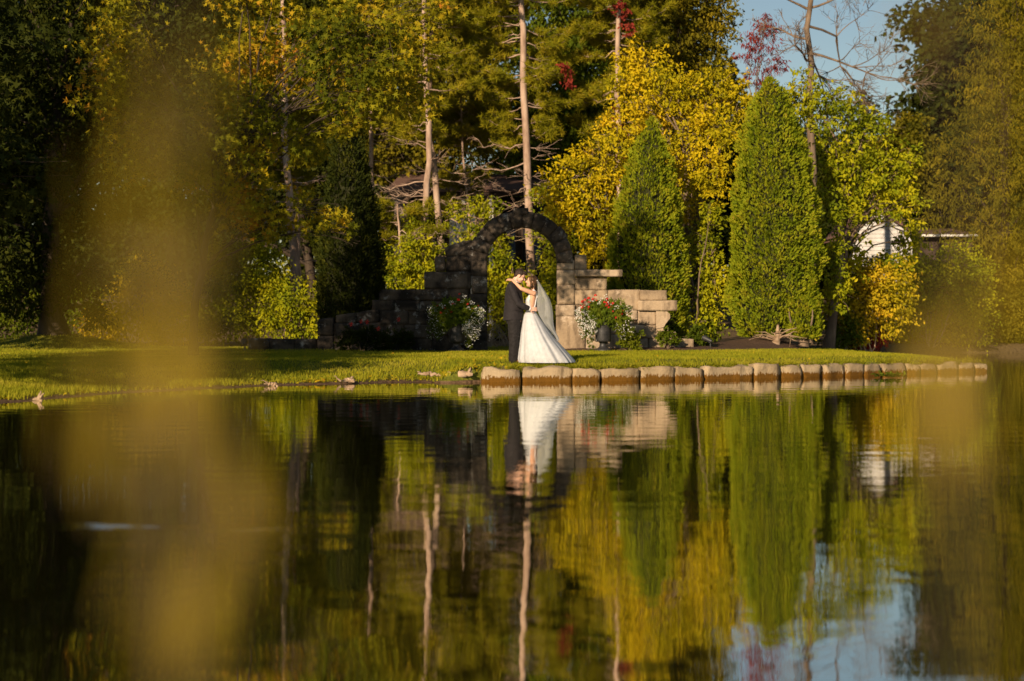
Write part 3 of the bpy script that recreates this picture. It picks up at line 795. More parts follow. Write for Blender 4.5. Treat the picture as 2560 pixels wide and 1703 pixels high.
shrub_tree('yellow_tree', 'bright golden tree beside the arch, left of the shorter cedar', 'tree', base_at(1375, 50),
    [(1320, 420, 49.5, 80, 60), (1290, 460, 49.5, 45, 50), (1390, 370, 50, 60, 55), (1350, 500, 49.5, 55, 40), (1370, 565, 49.5, 50, 60), (1400, 440, 50, 40, 60), (1345, 360, 50, 45, 30), (1300, 510, 50, 40, 40), (1420, 320, 50.5, 40, 40), (1400, 520, 50, 45, 60), (1385, 740, 50, 45, 60), (1360, 640, 49.5, 40, 50), (1340, 700, 49.5, 40, 60)],
    'oval', .13, M['yellow'], M['bark'], 21, 300, .10, 'yellow leaved trees', cl=.21)
shrub_tree('yellow_tree', 'tall yellow tree with a forked trunk showing between the two cedars', 'tree', base_at(1648, 51.5),
    [(1480, 150, 52, 70, 50), (1550, 190, 52, 70, 60), (1610, 225, 52, 80, 60), (1655, 190, 52, 50, 45), (1500, 220, 51.5, 70, 45), (1640, 300, 51, 55, 60), (1575, 330, 51, 50, 50), (1600, 390, 49.6, 50, 55), (1630, 440, 49.3, 40, 40), (1580, 470, 51, 40, 40), (1420, 290, 51.5, 50, 50), (1700, 250, 52, 40, 50), (1560, 270, 52, 60, 40), (1672, 330, 49.5, 36, 60), (1650, 410, 49.2, 34, 50), (1560, 400, 51.5, 45, 45), (1610, 500, 51.5, 40, 30), (1450, 200, 52, 50, 50), (1510, 280, 52, 45, 40), (1690, 200, 52, 35, 40), (1440, 400, 51, 40, 50)],
    'oval', .13, M['yellow'], M['bark'], 22, 300, .15, 'yellow leaved trees', stems=2, trunk_to=.62, cl=.21)
shrub_tree('green_bush', 'tall yellow-green bush filling the gap low between the two cedars', 'bush', base_at(1625, 48.4),
    [(1628, 600, 48.4, 38, 50), (1622, 690, 48.2, 40, 55), (1640, 745, 48, 34, 40), (1612, 540, 48.8, 30, 40), (1650, 650, 48.2, 26, 60), (1600, 770, 47.6, 34, 28), (1640, 500, 49, 30, 40)],
    'oval', .13, M['yelgreen'], M['bark'], 23, 380, .07, 'bushes behind the lawn', stems=4)
shrub_tree('yellow_tree', 'broad yellow-green tree reaching right of the tallest cedar over the white shed', 'tree', base_at(1905, 50.5),
    [(1850, 210, 50.5, 50, 55), (1905, 250, 50.5, 60, 60), (1960, 330, 50.5, 80, 60), (2040, 370, 50.5, 70, 60), (2000, 440, 50.5, 80, 45), (1920, 420, 50.5, 60, 70), (1918, 520, 48.6, 34, 70), (2065, 430, 50.5, 45, 45), (1922, 610, 48.4, 30, 60), (1930, 680, 48.4, 34, 50), (1945, 385, 50.3, 60, 40), (1820, 240, 51, 40, 50), (2095, 380, 50.6, 30, 40), (2070, 470, 50.6, 55, 35), (1980, 478, 50.6, 45, 32), (2090, 505, 50.8, 35, 28), (1975, 620, 52, 50, 40), (2060, 605, 53, 60, 28), (2105, 540, 53, 36, 40), (1972, 545, 51, 26, 50), (2030, 500, 51.5, 30, 16), (1960, 500, 50.4, 35, 35), (2010, 610, 53, 60, 25), (1950, 600, 51, 40, 60), (2090, 560, 53, 30, 50), (1950, 250, 50.6, 50, 40), (2000, 290, 50.6, 50, 40)],
    'oval', .14, M['yelgreen'], M['bark'], 24, 300, .15, 'yellow leaved trees', cl=.21)
shrub_tree('red_tree', 'small tree with dark red leaves against the sky', 'tree', base_at(1760, 56.5),
    [(1755, 95, 56, 36, 50), (1775, 150, 56, 28, 34), (1722, 115, 56, 28, 36), (1745, 175, 56, 40, 25), (1760, 55, 56, 18, 22)], 'lance', .15, M['red'], M['bark'], 25, 300, .09, droop=1.3)
shrub_tree('broadleaf_tree', 'dark green broadleaf tree at the top between the pines and the sky', 'tree', base_at(1560, 60),
    [(1560, 50, 59, 90, 70), (1640, 60, 59, 55, 80), (1490, 20, 59, 80, 50), (1620, 140, 59, 60, 50), (1560, -60, 59, 120, 70), (1440, 100, 59, 60, 60), (1650, -40, 59, 50, 50), (1530, 130, 59, 60, 50)],
    'oval', .15, M['olive'], M['bark_dark'], 26, 420, .2)
shrub_tree('green_bush', 'yellow bushes seen through the arch behind the couple', 'bush', base_at(1190, 52),
    [(1150, 610, 52, 45, 40), (1178, 645, 52, 42, 40), (1272, 610, 52, 34, 60), (1160, 680, 51.5, 45, 45), (1245, 715, 51.5, 36, 46), (1200, 700, 51.5, 45, 40), (1140, 560, 53, 30, 40), (1132, 650, 51.5, 34, 60), (1140, 735, 51, 34, 36), (1270, 680, 51.5, 30, 50)],
    'oval', .12, M['yelgreen'], M['bark'], 27, 400, .05, 'bushes behind the lawn', stems=5)
shrub_tree('green_bush', 'olive bush between the dark columnar cedar and the arch, above the stepped wall', 'bush', base_at(935, 52),
    [(920, 600, 52, 45, 40), (970, 620, 52, 45, 40), (910, 650, 52, 40, 40), (1010, 650, 52, 50, 50), (960, 560, 52, 40, 30), (930, 700, 52, 60, 50), (1030, 600, 53, 40, 40)],
    'oval', .12, M['yelgreen'], M['bark'], 28, 400, .05, 'bushes behind the lawn', stems=5)
shrub_tree('green_bush', 'sunlit yellow-green bush left of the dark columnar cedar above the low wall', 'bush', base_at(690, 50),
    [(680, 690, 50, 55, 45), (715, 730, 50, 35, 45), (640, 720, 50, 45, 50), (690, 760, 50, 50, 40), (720, 680, 50, 25, 30)], 'oval', .12, M['yelgreen'], M['bark'], 29, 430, .05, 'bushes behind the lawn', stems=5)
shrub_tree('green_bush', 'large green bush mixed with dry stems behind the low wall', 'bush', base_at(575, 51.5),
    [(590, 600, 52, 60, 60), (540, 660, 51.5, 60, 60), (620, 650, 51.5, 50, 60), (560, 730, 51, 70, 60), (480, 720, 51.5, 60, 70), (520, 590, 52.5, 45, 40)], 'oval', .11, M['yelgreen'], M['twig'], 30, 480, .05, 'bushes behind the lawn', stems=6)
shrub_tree('green_bush', 'golden lit bush far left beyond the low grass mound', 'bush', base_at(310, 54),
    [(290, 720, 54, 60, 60), (350, 700, 54, 60, 70), (240, 750, 54, 50, 45), (410, 720, 54, 60, 70), (330, 640, 54, 50, 50), (380, 770, 53, 70, 30)], 'oval', .12, M['orange'], M['bark'], 31, 400, .05, 'bushes behind the lawn', stems=5)
shrub_tree('green_bush', 'dark low bush at the far left behind the trunk on the mound', 'bush', base_at(70, 55),
    [(10, 720, 55, 80, 60), (100, 735, 55, 70, 50), (180, 720, 55, 60, 60), (-60, 700, 55, 80, 70)], 'oval', .12, M['green'], M['bark'], 39, 420, .05, 'bushes behind the lawn', stems=5)
# right-hand bushes on the far bank
for k, (lab, mt, bpx, D, cl) in enumerate([
    ('bush with orange-yellow leaves below the white shed', 'orange', 2000, 51.5, [(1985, 640, 51.5, 45, 40), (2040, 650, 51.5, 45, 40), (1960, 690, 51.2, 40, 40), (2020, 690, 51.5, 60, 40), (1940, 720, 51, 30, 30)]),
    ('broad yellow-green bush with autumn leaves right of the white shed', 'yelgreen', 2140, 59.5, [(2100, 630, 60, 50, 40), (2160, 640, 60, 55, 45), (2220, 620, 60, 45, 50), (2130, 690, 60, 60, 50), (2210, 700, 60, 60, 50)]),
    ('dull reddish brown bush at the end of the lawn', 'red', 1985, 52, [(1980, 770, 52, 32, 32), (2010, 775, 52.5, 25, 28)]),
    ('dark green bush right of the low young cedar', 'green', 1935, 51, [(1930, 755, 51, 36, 45), (1950, 700, 51.5, 30, 40)]),
    ('yellow-green bush on the far bank near the tip of the lawn', 'yelgreen', 2150, 61.5, [(2120, 750, 61.5, 55, 45), (2070, 765, 60.5, 40, 35), (2190, 760, 61.5, 50, 45), (2160, 710, 62, 50, 40)]),
    ('large pale olive bush hanging over the water at the right edge', 'olive', 2330, 62, [(2290, 730, 61.5, 55, 60), (2360, 700, 61.5, 60, 80), (2330, 640, 62, 60, 60), (2400, 620, 62, 60, 80), (2260, 670, 62, 50, 50)])]):
    shrub_tree('green_bush' if mt not in ('red', 'orange') else 'autumn_bush', lab, 'bush', base_at(bpx, D), [(a_, b_, c_, d_ * 1.3, e_ * 1.25) for a_, b_, c_, d_, e_ in cl] + [(a_ + 20, min(770, b_ + 45), c_, d_, e_) for a_, b_, c_, d_, e_ in cl], 'oval', .12, M[mt], M['twig'], 40 + k, 400, .05, 'bushes on the far bank', stems=5)
# tall trees at the right edge
shrub_tree('willow_tree', 'tall drooping olive tree filling the upper right corner', 'tree', base_at(2290, 63),
    [(2300, 70, 61, 85, 70), (2340, 130, 61, 90, 100), (2275, 190, 61, 80, 70), (2300, 300, 61, 110, 90), (2215, 330, 61, 55, 60), (2195, 430, 61, 65, 60), (2310, 430, 61, 100, 90), (2280, 540, 61, 100, 60), (2340, 0, 61, 90, 70), (2420, 200, 61, 80, 160), (2420, 450, 61, 80, 150), (2170, 500, 61, 50, 50), (2360, -90, 61, 90, 70)],
    'lance', .17, M['olive'], M['bark_dark'], 51, 330, .22, 'tall trees at the right', droop=1.2)
shrub_tree('far_tree', 'small dark conifer top peeping over the yellow tree at the skyline', 'tree', base_at(1985, 75), [(1985, 245, 75, 28, 22), (1985, 215, 75, 10, 18), (1985, 285, 75, 45, 25)], 'diamond', .2, M['dark'], M['bark_dark'], 52, 500, .12, 'tall trees at the right')
shrub_tree('far_tree', 'distant rounded green tree at the skyline left of the tall olive tree', 'tree', base_at(2080, 80), [(2075, 280, 80, 35, 25), (2100, 310, 80, 50, 40), (2040, 320, 80, 50, 40), (2110, 380, 80, 70, 70)], 'diamond', .22, M['olive'], M['bark_dark'], 53, 500, .12, 'tall trees at the right')

# leafless tree
def bare_tree(name, label, base, top, seed, branches, mat):
    rng = np.random.default_rng(seed)
    root = empty(name, base, label, 'tree')
    g = Geo()
    tr = curve(base, top, 14, (.15, 0, 0), .05, rng)
    tube(g, tr, np.linspace(.19, .05, 14), 8)
    gb = Geo()
    def rec(p, dv, L, r, depth):
        n = 6
        pts = [p]; d0 = dv.copy()
        for k in range(n - 1):
            d0 = d0 + rng.normal(0, .16, 3) + np.array([0, 0, -.03 if depth == 0 else .03]); d0 /= np.linalg.norm(d0)
            pts.append(pts[-1] + d0 * L / (n - 1))
        pts = np.array(pts)
        tube(gb, pts, np.linspace(r, max(r * .3, .005), n), 5)
        if depth < 3:
            for k in range(7 if depth < 2 else 5):
                q = pts[rng.integers(2, n)]
                v = d0 + rng.normal(0, .55, 3); v /= np.linalg.norm(v)
                rec(q, v, L * rng.uniform(.4, .6), r * .45, depth + 1)
    for (px, py, ex, ey, ty) in branches:
        p = Q(px, py, base[1]); e = Q(ex, ey, base[1]); e[1] += ty
        dv = e - p; L = np.linalg.norm(dv)
        rec(p, dv / L, L, .05, 0)
    g.build('trunk', mat, root)
    gb.build('branches', mat, root)
    return root
bb = base_at(1860, 57)
bare_tree('bare_tree', 'leafless grey-brown tree with spreading twigs against the sky', np.array(bb), Q(1856, -260, 57), 61,
          [(1858, 120, 2010, 190, -1), (1858, 60, 2060, 110, 1), (1857, 20, 1980, -30, 0), (1858, 110, 1960, 140, 2), (1857, 90, 1790, 60, 1), (1857, 20, 1775, -20, 0), (1857, -40, 2000, -100, 0), (1857, -60, 1760, -120, 1), (1856, -120, 1950, -220, 1), (1858, 140, 1800, 130, -1)], M['bark'])

# ------------------------------------------------------------------ pines
def pine(label, path, D, r0, zones, seed, dead=(), red=0, mat=None, name='pine_tree', spread=2.2):
    """path: trunk points in view pixels (bottom to top); zones: (y_top, y_bottom, reach px left, reach px right, n)"""
    rng = np.random.default_rng(seed)
    pts = np.array([Q(x, y, D) for x, y in path])
    b = pts[0].copy(); b[2] = gz(b[0], D); pts = np.vstack([b - np.array([0, 0, .1]), pts[1:] if pts[0][2] < b[2] + .3 else pts])
    # resample
    tt = np.concatenate([[0], np.cumsum(np.linalg.norm(np.diff(pts, axis=0), axis=1))])
    ts = np.linspace(0, tt[-1], 22)
    tr = np.stack([np.interp(ts, tt, pts[:, k]) for k in range(3)], -1)
    tr[1:-1, :2] += rng.normal(0, .02, (20, 2))
    root = empty(name, b, label, 'tree', 'pines behind the ruin')
    gt, gc = Geo(), Geo()
    tube(gt, tr, np.linspace(r0, r0 * .45, 22), 9)
    s = F / K / D
    P_, T_ = [], []
    def branch(z, a, L, green):
        p = np.array([np.interp(z, tr[:, 2], tr[:, 0]), D, z])
        dv = np.array([math.cos(a), math.sin(a), 0])
        e = p + dv * L + np.array([0, 0, rng.uniform(-.05, .22) * L])
        q = curve(p, e, 8, (0, 0, -.10 * L), .05, rng)
        tube(gt, q, np.linspace(.009 + .009 * L, .004, 8), 5)
        for k in range(int(6 + 6 * L)):
            i0 = rng.integers(2, 8); st = q[i0]
            v = dv * rng.uniform(.2, 1) + np.array([-dv[1], dv[0], 0]) * rng.normal(0, .8) + np.array([0, 0, rng.normal(.15, .25)])
            l2 = rng.uniform(.25, .75) * (1 - .06 * i0)
            en = st + v / np.linalg.norm(v) * l2
            tube(gt, np.array([st, (st + en) / 2 + rng.normal(0, .03, 3), en]), [.006, .005, .003], 4)
            if green:
                for f in np.linspace(.25, 1, 9):
                    P_.append(st + (en - st) * f + rng.normal(0, .05, 3)); T_.append(v * .6 + rng.normal(0, .4, 3) + np.array([0, 0, .45]))
    for (y0, y1, rl, rr, n) in zones:
        for k in range(n):
            y = rng.uniform(y0, y1); z = HC - (y - YH / K) / s
            a = rng.uniform(0, 2 * PI)
            if math.sin(a) < -.2 and rng.random() < .8: a = -a
            reach = (rr if math.cos(a) > 0 else rl) / s
            branch(z, a, max(.5, reach * rng.uniform(.55, 1.0)), True)
    for (y0, y1, rl, rr, n) in dead:
        for k in range(n):
            y = rng.uniform(y0, y1); z = HC - (y - YH / K) / s
            a = rng.choice([0, PI]) + rng.normal(0, .7)
            branch(z, a, (rr if math.cos(a) > 0 else rl) / s * rng.uniform(.6, 1.3), False)
    P_ = np.array(P_); T_ = np.array(T_)
    n = len(P_)
    leaves(gc, P_, T_, rng.normal(0, 1, (n, 3)), .2 * rng.uniform(.8, 1.3, n), 'tuft', np.clip(rng.normal(.5, .25, n), 0, 1))
    tk = gt.build('trunk', M['bark_pine'], root)
    gc.build('crown', mat or M['needle'], root, smooth=False)
    return root

pine('straight tall pine rising directly behind the top of the arch', [(1224, 790), (1222, 640), (1214, 400), (1206, 200), (1201, 0), (1199, -300)], 55, .155,
     [(-250, 250, 150, 150, 70), (250, 330, 110, 80, 8)], 71, [(330, 480, 120, 60, 12)])
pine('leaning pine with its trunk crossing another one left of the arch', [(974, 790), (975, 640), (981, 430), (990, 360), (978, 150), (974, -200)], 54, .13,
     [(-200, 330, 120, 130, 60)], 72, [(330, 560, 120, 60, 12)])
pine('pine leaning left, its lower trunk nearest the left shoulder of the arch', [(1035, 790), (1022, 600), (1005, 450), (986, 280), (990, 150), (996, -200)], 56.5, .13,
     [(-200, 300, 110, 120, 50)], 73, [(360, 560, 60, 110, 10)])
pine('thin crooked pine right beside the dark columnar cedar', [(868, 790), (862, 560), (856, 430), (853, 270), (850, 150), (848, -150)], 57, .10,
     [(-150, 280, 110, 100, 45)], 74, [(290, 480, 30, 90, 12)])
pine('pale trunked pine left of the dark columnar cedar, above the sunlit bush', [(680, 790), (678, 640), (672, 530), (663, 430), (655, 300), (650, -150)], 53, .15,
     [(-150, 300, 120, 130, 40), (330, 420, 90, 110, 18)], 75, [(400, 620, 90, 110, 12)])
pine('slender second pine standing close right of the pale trunked pine', [(690, 790), (686, 560), (681, 420), (678, 380), (676, 100)], 55.5, .085,
     [(100, 380, 80, 90, 26)], 76, [(400, 640, 60, 70, 8)])
pine('pine with a red creeper on its trunk above the golden tree', [(1430, 790), (1428, 500), (1424, 330), (1422, 150), (1425, 0), (1425, -300)], 56, .125,
     [(-250, 330, 130, 130, 75)], 77, [(330, 420, 110, 60, 6)])
pine('thin young pine with a wavy stem between the crossing pines and the tall one', [(1095, 790), (1090, 600), (1075, 450), (1066, 360), (1063, 290), (1060, 180)], 58, .06,
     [(180, 360, 90, 90, 26), (380, 470, 80, 90, 10)], 78, [(420, 540, 70, 90, 10)])
pine('small low branching pine behind the stepped left wall', [(930, 790), (925, 640), (920, 560), (915, 470)], 53, .06,
     [(470, 640, 70, 80, 26)], 79, [(520, 640, 60, 90, 6)], name='young_pine')
# creeper on the pine
g = Geo(); rng = np.random.default_rng(5)
for (px, py, rx, ry) in [(1430, 10, 25, 30), (1445, 60, 18, 30), (1300, 165, 22, 30), (1312, 195, 14, 20), (1425, 310, 14, 30), (1430, 380, 16, 30), (1420, 250, 14, 20)]:
    c = Q(px, py, 55.2); s = F / K / 55.2
    foliage(g, rng, c, (rx / s, .3, ry / s), .13, 'oval', 260)
tag(g.build('red_creeper', M['red'], smooth=False), 'scarlet creeper leaves hanging on the pine above the golden tree', 'creeper')

# ------------------------------------------------------------------ woods further back
for k, (lab, D, bx_, mt, cl) in enumerate([
    ('green broadleaf tree close behind the tall straight pine', 66, 1280, 'green', [(1300, 190, 66, 120, 110), (1250, 340, 66, 100, 90), (1370, 120, 66, 100, 100), (1330, 290, 66, 80, 90), (1200, 230, 66, 90, 100), (1290, 20, 66, 120, 110), (1280, -130, 66, 130, 90), (1290, 430, 66, 80, 60), (1400, 250, 66, 70, 80)]),
    ('tall olive broadleaf tree behind the crossing pine trunks', 67, 1050, 'olive', [(1060, 150, 67, 120, 120), (950, 220, 67, 110, 110), (1120, 300, 67, 90, 80), (1020, 20, 67, 130, 110), (1000, -120, 67, 140, 90), (900, 350, 67, 90, 80), (1010, 330, 67, 90, 70)]),
    ('dark tree behind the pale trunked pine on the left', 66, 740, 'dark', [(740, 300, 66, 110, 110), (830, 150, 66, 120, 120), (680, 150, 66, 120, 130), (760, 0, 66, 150, 120), (620, 330, 66, 100, 110), (560, 180, 66, 110, 130), (740, -140, 66, 150, 90), (600, 20, 66, 120, 120), (600, 450, 66, 100, 80), (700, 480, 66, 90, 80), (430, 430, 66, 110, 100), (400, 560, 66, 110, 90), (320, 430, 66, 100, 100), (500, 560, 66, 100, 90), (450, 300, 66, 110, 110), (250, 560, 66, 100, 100)])]):
    shrub_tree('background_tree', lab, 'tree', base_at(bx_, D), cl, 'diamond', .2, M[mt], M['bark_dark'], 81 + k, 420, .22, 'trees of the wood behind', cl=.4)
rng = np.random.default_rng(9)
g = Geo()
for k in range(620):
    px = rng.uniform(-350, 2750); D = rng.uniform(84, 100)
    top = -250 if px < 1620 else (300 if px < 2150 else -60)
    if 1620 <= px < 1720: top = 120
    py = rng.uniform(top + 60, 760)
    c = Q(px, py, D); s = F / K / D
    foliage(g, rng, c, (rng.uniform(1.8, 3.2), 1.6, rng.uniform(1.4, 2.4)), .42, 'diamond', 520, cl=.5)
tag(g.build('distant_wood', M['dark'], smooth=False), 'dark mass of distant woodland closing off the view behind all the trees', 'wood', kind='stuff')

# ------------------------------------------------------------------ trees on the left bank
shrub_tree('sweetgum_tree', 'large sweetgum with star shaped yellow and orange leaves hanging over the left wall', 'tree', (-7.0, 37.5, gz(-7.0, 37.5)),
    [(760, 60, 37, 90, 70), (880, 50, 37, 95, 60), (985, 50, 37, 80, 60), (800, 190, 37, 90, 70), (905, 180, 37, 90, 70), (965, 130, 37, 70, 60), (770, 300, 37, 55, 50), (690, 170, 37.5, 90, 80),
     (610, 110, 37.5, 90, 90), (590, 260, 37.5, 70, 80), (700, 480, 36.5, 60, 55), (765, 500, 36.5, 40, 45), (640, 520, 36.5, 38, 34), (815, 545, 36.5, 16, 26), (520, 200, 37.5, 90, 120),
     (500, 420, 37, 70, 80), (860, 250, 37, 80, 45), (950, 230, 37, 50, 40), (640, -50, 37, 100, 60), (560, -180, 37, 110, 90), (280, 40, 36, 100, 90), (260, 200, 36, 90, 90), (330, 330, 36, 90, 80), (1020, 10, 37, 40, 40), (560, -60, 37, 120, 100), (580, 470, 37, 50, 60), (700, 330, 37, 50, 40), (826, 210, 34.8, 85, 90), (740, 120, 34.8, 90, 90), (840, 60, 35, 90, 70), (945, 215, 36, 60, 60), (490, 310, 34, 70, 70), (590, 240, 34.5, 60, 60), (430, 400, 34.5, 60, 60), (870, 140, 35, 60, 60), (620, 330, 35, 80, 80), (560, 470, 36, 80, 70), (480, 300, 36, 90, 120), (900, 110, 34.8, 70, 60)],
    'star', .14, M['gum'], M['bark_dark'], 61, 200, .10, 'trees on the left bank', trunk_to=.55, cl=.32)
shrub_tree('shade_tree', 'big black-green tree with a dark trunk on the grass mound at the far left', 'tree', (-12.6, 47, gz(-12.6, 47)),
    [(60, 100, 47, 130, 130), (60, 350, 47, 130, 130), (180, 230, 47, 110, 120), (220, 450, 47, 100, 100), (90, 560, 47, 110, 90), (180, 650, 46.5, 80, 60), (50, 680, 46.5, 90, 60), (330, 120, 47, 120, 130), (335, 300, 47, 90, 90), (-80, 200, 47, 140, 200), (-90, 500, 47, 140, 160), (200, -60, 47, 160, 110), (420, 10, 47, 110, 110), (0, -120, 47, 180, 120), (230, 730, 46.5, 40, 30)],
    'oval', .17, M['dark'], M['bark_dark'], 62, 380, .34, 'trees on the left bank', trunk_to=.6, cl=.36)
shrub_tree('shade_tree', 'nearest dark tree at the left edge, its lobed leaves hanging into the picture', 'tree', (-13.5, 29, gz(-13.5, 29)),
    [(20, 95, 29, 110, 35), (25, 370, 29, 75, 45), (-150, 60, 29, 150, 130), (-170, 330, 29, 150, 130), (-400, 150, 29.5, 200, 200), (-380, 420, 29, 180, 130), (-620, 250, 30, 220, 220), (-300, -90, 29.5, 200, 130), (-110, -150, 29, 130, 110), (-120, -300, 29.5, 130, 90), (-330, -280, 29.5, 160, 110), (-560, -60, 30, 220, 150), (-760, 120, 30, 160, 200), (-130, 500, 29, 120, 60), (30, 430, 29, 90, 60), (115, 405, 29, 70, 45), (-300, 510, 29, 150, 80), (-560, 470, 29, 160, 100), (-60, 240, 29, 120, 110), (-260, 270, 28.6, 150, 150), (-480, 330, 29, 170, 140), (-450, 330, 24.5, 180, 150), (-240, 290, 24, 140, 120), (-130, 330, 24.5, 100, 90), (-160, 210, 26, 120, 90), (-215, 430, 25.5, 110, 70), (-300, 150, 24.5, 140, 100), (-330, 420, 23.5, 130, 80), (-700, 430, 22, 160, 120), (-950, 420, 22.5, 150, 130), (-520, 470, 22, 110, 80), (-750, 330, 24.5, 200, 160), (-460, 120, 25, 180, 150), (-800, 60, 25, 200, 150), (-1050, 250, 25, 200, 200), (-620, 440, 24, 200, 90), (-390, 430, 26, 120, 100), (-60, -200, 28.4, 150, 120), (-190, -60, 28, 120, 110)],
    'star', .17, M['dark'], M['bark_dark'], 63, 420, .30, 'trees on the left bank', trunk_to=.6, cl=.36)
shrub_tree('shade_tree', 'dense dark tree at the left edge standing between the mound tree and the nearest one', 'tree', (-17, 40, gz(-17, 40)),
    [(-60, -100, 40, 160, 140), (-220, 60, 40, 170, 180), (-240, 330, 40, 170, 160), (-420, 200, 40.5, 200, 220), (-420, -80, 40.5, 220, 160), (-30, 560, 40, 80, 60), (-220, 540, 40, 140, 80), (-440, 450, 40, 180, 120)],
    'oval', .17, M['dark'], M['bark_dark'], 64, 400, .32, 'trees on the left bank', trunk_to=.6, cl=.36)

# ------------------------------------------------------------------ houses in the background
def boxg(g, x0, x1, y0, y1, z0, z1, rnd=.5, mi=0):
    V = np.array([(x, y, z) for z in (z0, z1) for y in (y0, y1) for x in (x0, x1)], float)
    g.add(V, [(0, 2, 3, 1), (4, 5, 7, 6), (0, 1, 5, 4), (1, 3, 7, 5), (3, 2, 6, 7), (2, 0, 4, 6)], rnd, mi)
M['wall_pink'] = noisy_mat('pale_masonry', [(.3, (.34, .24, .19)), (.7, (.52, .39, .32))], 3, bump=.2)
M['wall_white'] = noisy_mat('white_stucco', [(.3, (.68, .64, .57)), (.7, (.82, .78, .71))], 2, bump=.2)
M['roof'] = noisy_mat('brown_shingles', [(.3, (.10, .055, .04)), (.7, (.20, .115, .085))], 9, bump=.5, stretch=(.4, 1, 2))
M['wood_dark'] = noisy_mat('dark_brown_timber', [(.3, (.028, .018, .013)), (.7, (.06, .04, .03))], 5, bump=.2)
M['glass'] = noisy_mat('dark_window_glass', [(.3, (.01, .012, .014)), (.7, (.02, .022, .026))], 2, rough=.08, bump=0, spec=.6)
D = 63.0
def hx(px): return (px - 1178.5) / (F / K) * D
def hz(py): return HC - (py - YH / K) / (F / K) * D
zg = gz(0, D)
house = empty('house', (hx(1050), D, zg), 'low brown roofed house with pale masonry glimpsed between the pine trunks left of the arch', 'house')
g = Geo(); boxg(g, hx(905), hx(1262), D + .4, D + 6, zg - .2, hz(452)); g.build('wall', M['wood_dark'], house)
g = Geo(); boxg(g, hx(908), hx(938), D, D + .39, zg - .2, hz(442)); g.build('masonry_panel', M['wall_pink'], house)
g = Geo(); boxg(g, hx(1036), hx(1094), D - .5, D + .39, zg - .2, hz(458)); g.build('chimney_breast', M['wall_white'], house)
g = Geo(); boxg(g, hx(1126), hx(1136), D - .6, D - .45, zg - .2, hz(455)); g.build('porch_post', M['wall_white'], house)
g = Geo(); boxg(g, hx(895), hx(1270), D - .85, D - .7, hz(455), hz(441)); g.build('fascia', M['wood_dark'], house)
g = Geo()
g.add([(hx(893), D - .9, hz(442)), (hx(1272), D - .9, hz(442)), (hx(1262), D + 4, hz(380)), (hx(905), D + 4, hz(380)), (hx(893), D - .9, hz(446)), (hx(1272), D - .9, hz(446)), (hx(1272), D + 8, hz(446)), (hx(893), D + 8, hz(446))],
      [(0, 1, 2, 3), (4, 5, 1, 0), (5, 6, 2, 1), (0, 3, 7, 4)]); g.build('roof', M['roof'], house, smooth=False)
for a, b in [(940, 975), (985, 1022), (1145, 1190), (1200, 1250)]:
    g = Geo(); boxg(g, hx(a), hx(b), D + .33, D + .398, zg + .9, hz(468))
    wn = g.build('window', M['wood_dark'], house)
    g = Geo(); boxg(g, hx(a) + .07, hx(b) - .07, D + .31, D + .328, zg + .97, hz(468) - .07); g.build('pane', M['glass'], wn)
D = 66.0
zg = gz(16, D)
def siding():
    m, n = new_mat('white_siding'); L = n.links.new
    tc = nd(n, 'ShaderNodeTexCoord'); no = nd(n, 'ShaderNodeTexNoise', Scale=3.0, Detail=5.0); L(tc.outputs['Object'], no.inputs['Vector'])
    r = ramp(n, [(.3, (.42, .40, .38)), (.7, (.60, .58, .56))]); L(no.outputs[0], r.inputs[0])
    b = nd(n, 'ShaderNodeBsdfPrincipled', Roughness=.6); L(r.outputs[0], b.inputs['Base Color'])
    o = nd(n, 'ShaderNodeOutputMaterial'); L(b.outputs[0], o.inputs['Surface']); return m
M['siding'] = siding()
shed = empty('shed', (hx(2040), D, zg), 'white clapboard shed half hidden behind the yellow tree on the right', 'shed')
g = Geo()
zt0 = hz(535); zpk = hz(478); xl_, xr_ = hx(1962), hx(2100); xp = hx(2010)
rows = int((zpk - zg) / .16)
for k in range(rows):
    za = zg + k * .16; zb_ = za + .155
    def span(z):
        if z <= zt0: return xl_, xr_
        f = (z - zt0) / (zpk - zt0); return xl_ + (xp - xl_) * f, xr_ + (xp - xr_) * f
    a0, a1 = span(za); b0_, b1_ = span(zb_)
    g.add([(a0, D - .03, za), (a1, D - .03, za), (b1_, D, zb_), (b0_, D, zb_), (a0, D, za), (a1, D, za)], [(0, 1, 2, 3), (4, 5, 1, 0)])
g.build('wall', M['siding'], shed, smooth=False)
g = Geo()
za = zt0 - .1; ze_ = zpk + .06
pr_ = [(xl_ - .25, za), (xp, ze_), (xr_ + .25, za), (xr_ + .25, za - .12), (xp, ze_ - .12), (xl_ - .25, za - .12)]
Vr = [(x_, D - .3, z_q) for x_, z_q in pr_] + [(x_, D + 5, z_q) for x_, z_q in pr_]
g.add(Vr, [(0, 1, 7, 6), (1, 2, 8, 7), (0, 5, 4, 1), (1, 4, 3, 2), (5, 11, 10, 4), (4, 10, 9, 3)])
g.build('roof', M['roof'], shed, smooth=False)
D = 74.0; zg = gz(20, D)
cot = empty('house', (hx(2170), D, zg), 'far low building with a pale eave line behind the olive bushes on the right', 'house')
g = Geo(); boxg(g, hx(2115), hx(2240), D, D + 5, zg - .2, hz(547)); g.build('wall', M['wood_dark'], cot)
g = Geo(); boxg(g, hx(2110), hx(2245), D - .5, D - .3, hz(546), hz(541)); g.build('eave', M['wall_white'], cot)
g = Geo(); g.add([(hx(2110), D - .5, hz(541) + .01), (hx(2245), D - .5, hz(541) + .01), (hx(2245), D + 4, hz(515)), (hx(2110), D + 4, hz(515))], [(0, 1, 2, 3)]); g.build('roof', M['roof'], cot, smooth=False)

